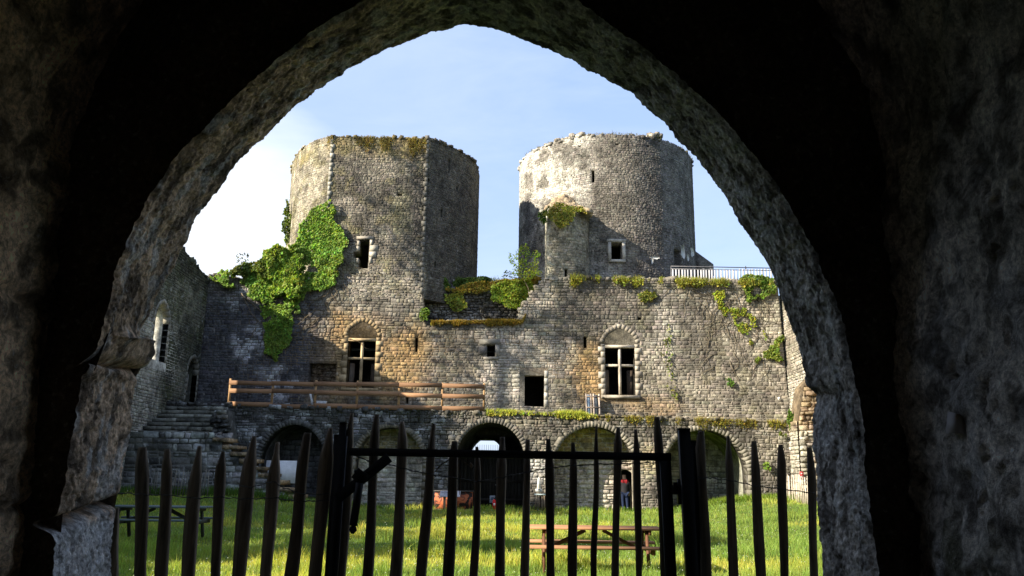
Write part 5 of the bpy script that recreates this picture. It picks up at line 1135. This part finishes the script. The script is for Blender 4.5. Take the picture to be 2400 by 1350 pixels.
# sapling before the round tower
sp = U(1228, 655, YW+.6); sap = thing('sapling', 'young light green sapling growing on the wall head before the pale round tower', 'tree', (sp.x, YW+.6, sp.z-.2))
mb = MB()
for a, b2 in ((1228, 655), (1205, 600), (1250, 598), (1190, 640), (1262, 625))[:0]: pass
for tip, m_ in (((1200, 600), (1215, 635)), ((1248, 598), (1235, 630)), ((1180, 645), (1205, 650)), ((1262, 618), (1245, 645)), ((1225, 592), (1228, 625)), ((1240, 700), (1238, 675))):
    mb.tube([sp, U(m_[0], m_[1], YW+.5), U(tip[0], tip[1], YW+.4)], [.035, .02, .008], 5, (.16, .12, .08))
mb.build('trunk', M_WOOD, sap)
mb = MB(); leaves(mb, polyfill([(1200, 655), (1195, 595), (1225, 588), (1262, 595), (1272, 640), (1250, 665)], 1000, YW+.9, 1.4, .5, .06), (-.3, -.5, .6), .09, (.26, .36, .05), spread=.9); leaves(mb, polyfill([(1172, 655), (1178, 636), (1198, 632), (1200, 655)], 70, YW+.9, .8, .3), (-.3, -.5, .6), .10, (.08, .13, .03), spread=.9); mb.build('crown', M_LEAF, sap)
plant('wall_plant', 'yellow and green plants hanging from the broken turret top', 'plant', [(polyfill([(1282, 505), (1290, 482), (1320, 475), (1370, 480), (1375, 492), (1345, 500), (1340, 520), (1318, 535), (1300, 515)], 1500, 47.25, .35, .5), (-.2, -.8, .5), .11, (.26, .27, .05), .8), (polyfill([(1262, 500), (1280, 485), (1284, 520), (1270, 530)], 260, 47.6, .5, .3), (-.8, -.5, .3), .13, DKG, .7)])
# wall-hugging patches on the right part of the long wall
rp2 = [('ivy', 'bright ivy clump drooping from the wall top below the slatted railing', [(1735, 655), (1760, 645), (1812, 655), (1812, 690), (1790, 705), (1760, 708), (1748, 690)], 2200, .5, (.13, .20, .03)),
       ('ivy', 'thin yellow-green ivy strand high on the wall left of the drooping clump', [(1672, 690), (1692, 690), (1700, 720), (1722, 735), (1705, 742), (1685, 728)], 330, .15, (.24, .30, .03)),
       ('ivy', 'yellow-green ivy patch on the wall between the strand and the right corner', [(1715, 725), (1752, 725), (1755, 745), (1782, 760), (1788, 790), (1760, 800), (1735, 775)], 520, .2, (.22, .27, .03)),
       ('fern_patch', 'feathery green patch low in the right corner of the wall', [(1775, 850), (1800, 815), (1815, 795), (1826, 800), (1820, 850), (1780, 855)], 900, .3, (.15, .21, .035)),
       ('wall_plant', 'small mossy plant tuft above the right cross window', [(1488, 702), (1500, 690), (1525, 685), (1530, 700), (1510, 710)], 420, .25, (.18, .20, .04)),
       ('wall_plant', 'vertical row of green tufts right of the right cross window', [(1556, 780), (1576, 770), (1580, 900), (1574, 960), (1560, 900)], 120, .2, (.15, .19, .04)),
       ('wall_plant', 'lone green fern tuft on the wall right of the window', [(1708, 895), (1722, 895), (1722, 912), (1710, 912)], 110, .2, (.10, .17, .03)),
       ('wall_plant', 'green tuft rooted at the left end of the moss ledge', [(978, 752), (985, 720), (1000, 722), (1003, 752)], 330, .35, (.13, .20, .03)),
       ('wall_plant', 'bright weed growing where the arcade meets the right wall', [(1842, 975), (1850, 965), (1868, 980), (1864, 1000), (1848, 995)], 420, .35, (.13, .20, .03)),
       ('wall_plant', 'small weed on the arcade face right of the last arch', [(1825, 1010), (1850, 1008), (1850, 1022), (1830, 1022)], 160, .2, (.13, .19, .03)),
       ('wall_plant', 'green weed low on the arcade beside the last arch', [(1780, 1080), (1795, 1080), (1793, 1102), (1782, 1100)], 140, .2, (.14, .22, .03))]
for nme, lab, poly, n, bl, C in rp2:
    Yp = 47 if poly[0][1] < 960 else 42.9
    plant(nme, lab, 'plant' if nme != 'ivy' else 'ivy', [(polyfill(poly, int(n*.85), Yp, bl, .5, .10), (-.3, -.8, .5), .12, tuple(1.05*q for q in C), .6)])
# fringes of moss and grass on wall heads: uncountable, one object each
def fringe(name, label, segs, Y, n, h, C, dpt=.5, drop=.15, w=.03, down=False, keepall=0.0):
    mb = MB()
    xs = [U(a, b, Y) for a, b in segs]; L = [(xs[i+1]-xs[i]).length for i in range(len(xs)-1)]; tot = sum(L)
    t_ = RNG.uniform(0, tot, n); cum = np.concatenate([[0], np.cumsum(L)]); X = np.interp(t_, cum, [p.x for p in xs]); Z = np.interp(t_, cum, [p.z for p in xs])
    rg = fbm(np.stack([X, Z*0, X*0], -1), 1.6, 4, 4); m = RNG.random(len(X)) < np.maximum(sstep(.36, .62, rg), keepall); X, Z, rg = X[m], Z[m], rg[m]; P = np.stack([X, Y-RNG.uniform(-.1, dpt, len(X))+.1, Z-RNG.uniform(0, 1, len(X))**1.5*drop*(.3+2.6*np.clip(rg-.35, 0, 1)*2)], 1)
    blades(mb, P, h*(.4+2.2*np.clip(rg-.3, 0, 1)), w, C, .4, .5)
    P2 = P+np.array([0, -.02, 0])-np.stack([X*0, X*0, RNG.uniform(0, drop*.8, len(X))], 1)[:]; P2 = P2[::2]; leaves(mb, P2, (0, -.6, .7), min(.11, h*.5), np.array(C)*.85, spread=.9)
    tag(mb.build(name, M_LEAF), label, name.replace('_', ' '), kind='stuff')
fringe('moss', 'thick orange and yellow moss along the ledge below the broken wall', [(1010, 754), (1100, 753), (1225, 752), (1232, 738)], 46.95, 9000, .12, (.34, .24, .04), .3, .14, keepall=.7)
fringe('wall_grass', 'moss and grass growing along the top of the right wall', [(1335, 652), (1400, 650), (1480, 656), (1560, 655), (1640, 658), (1740, 660), (1812, 662)], 46.95, 5200, .20, (.30, .31, .05), .5, .2)
fringe('wall_grass', 'bright tall grass along the terrace edge before the doorway', [(1140, 967), (1250, 968), (1400, 976)], 43.1, 3600, .20, (.42, .46, .08), .3, .08, .025, keepall=.3)
fringe('wall_grass', 'low moss and weeds along the terrace edge below the right window', [(1400, 976), (1600, 982), (1850, 990)], 43.05, 4600, .14, (.28, .24, .04), .3, .2)
fringe('wall_grass', 'dark moss hanging along the terrace edge below the timber railing', [(540, 955), (800, 960), (1140, 968)], 43.05, 3200, .12, (.05, .06, .02), .2, .25)
fringe('wall_grass', 'dry brown grass along the flat front rim of the left tower', [(768, 320), (880, 321), (1000, 328)], 46.95, 6000, .13, (.26, .21, .06), .2, .5)
fringe('wall_grass', 'green grass on the wall head between the towers', [(1000, 650), (1110, 660), (1200, 662), (1270, 655)], 48.6, 2600, .25, (.10, .13, .03), .4, .2)
mb = MB(); S = RNG.uniform(0, rp_.L, 3600); S = S[fbm(np.stack([S, S*0, S*0], -1), .5, 3, 3) > .42]; P = rp_(S, np.full(len(S), zt_r+.05), RNG.uniform(-.7, .1, len(S))); blades(mb, P, .15, .03, (.19, .17, .04), .4, .5); tag(mb.build('wall_grass', M_LEAF), 'patchy moss and grass on the rim of the round tower', 'wall grass', kind='stuff')
mb = MB(); X = RNG.uniform(XL+.2, -10, 2600); P = np.stack([X, RNG.uniform(37.6, 38.9, len(X)), groundz(X, X*0+38.3)], 1); blades(mb, P, .38, .03, (.08, .16, .025), .4, .35); X = RNG.uniform(10, 15.3, 2600); P = np.stack([X, RNG.uniform(41.8, 42.9, len(X)), groundz(X, X*0+42)], 1); blades(mb, P, .32, .03, (.16, .24, .03), .4, .35); X = RNG.uniform(-8, 10, 2600); P = np.stack([X, RNG.uniform(42.0, 42.9, len(X)), groundz(X, X*0+42)], 1); blades(mb, P, .22, .03, (.10, .18, .025), .4, .35)
tag(mb.build('tall_grass', M_GRASSB), 'taller unmown grass along the foot of the walls', 'grass', kind='stuff')

# leafless vines clinging to the long wall, and runners round the ivy
def vines(name, label, polys_, Y, n, C):
    mb = MB()
    for k in range(n):
        po = random.choice(polys_); p = Vector(U(random.uniform(*po[0]), random.uniform(*po[1]), Y)); a = random.uniform(-2.6, -.5); pts_ = [p.copy()]
        for i in range(random.randint(5, 12)): a += random.uniform(-.5, .5); p = p+Vector((math.cos(a)*.22, 0, math.sin(a)*.22)); p.y = Y-random.uniform(.02, .07); pts_.append(p.copy())
        mb.tube(pts_, list(np.linspace(random.uniform(.012, .028), .005, len(pts_))), 4, np.array(C)*random.uniform(.6, 1.3))
    tag(mb.build(name, M_WOOD), label, 'vine', kind='stuff')
vines('dry_vines', 'tangle of leafless brown vines clinging to the wall at its right end', [((1640, 1810), (670, 860)), ((1560, 1800), (665, 720))], 46.98, 80, (.12, .10, .07))
vines('ivy_runners', 'brown ivy runners spreading on the wall round the large ivy', [((600, 800), (620, 800)), ((760, 810), (500, 700))], 46.98, 70, (.13, .10, .06))

# trees standing outside the left wall; they stay out of view and dapple the courtyard
def tree(label, x, y, h, r, n, C=(.06, .11, .02), leafy=True):
    q = thing('tree', label, 'tree', (x, y, 0)); mb = MB(); base = Vector((x, y, 0)); mb.tube([base, base+Vector((.2, .1, h*.35)), base+Vector((0, 0, h*.7)), base+Vector((.1, .2, h*.95))], [.4, .3, .16, .04], 8, (.12, .09, .06)); ends = []
    for k in range(26):
        z = h*random.uniform(.35, .9); a = random.uniform(0, 2*PI); L = r*random.uniform(.5, 1)*(1.15-z/h*.6); e = base+Vector((math.cos(a)*L, math.sin(a)*L, z+L*.45)); m_ = base.lerp(e, .5); m_.z = z+L*.12; s0 = base+Vector((.08, .05, z))
        mb.tube([s0, m_, e], [.09, .055, .015], 5, (.12, .09, .06)); ends += [m_, e, m_.lerp(e, .5)]
    mb.build('trunk', M_WOOD, q); mb = MB(); E = np.array([list(e) for e in ends]); P = E[RNG.integers(0, len(E), n)]+RNG.normal(0, r*.13, (n, 3)); leaves(mb, P, (0, 0, 1), .22, C, spread=1.2); mb.build('crown', M_LEAF, q)
tree('tall half-bare tree outside the left wall', -25.5, 34.5, 37, 5.0, 5500)
tree('lower leafy tree outside the left wall nearest the gateway', -23, 14.5, 13, 3.5, 3500)

# repeats share a group phrase
GR = {'tower': 'the two castle towers', 'side_wall': 'side walls of the courtyard', 'picket_fence': 'picket fences at the gateway', 'gate_post': 'black posts beside the gate', 'picnic_table': 'picnic tables on the lawn',
      'ivy': 'ivy on the ruined walls', 'creeper': 'creepers on the broken wall', 'wall_plant': 'plants rooted in the walls', 'tree': 'trees outside the left wall', 'paling_fence': 'far paling fences'}
for o in SC.objects:
    b = o.name.split('.')[0]
    if o.parent is None and b in GR and 'kind' not in o: o['group'] = GR[b]
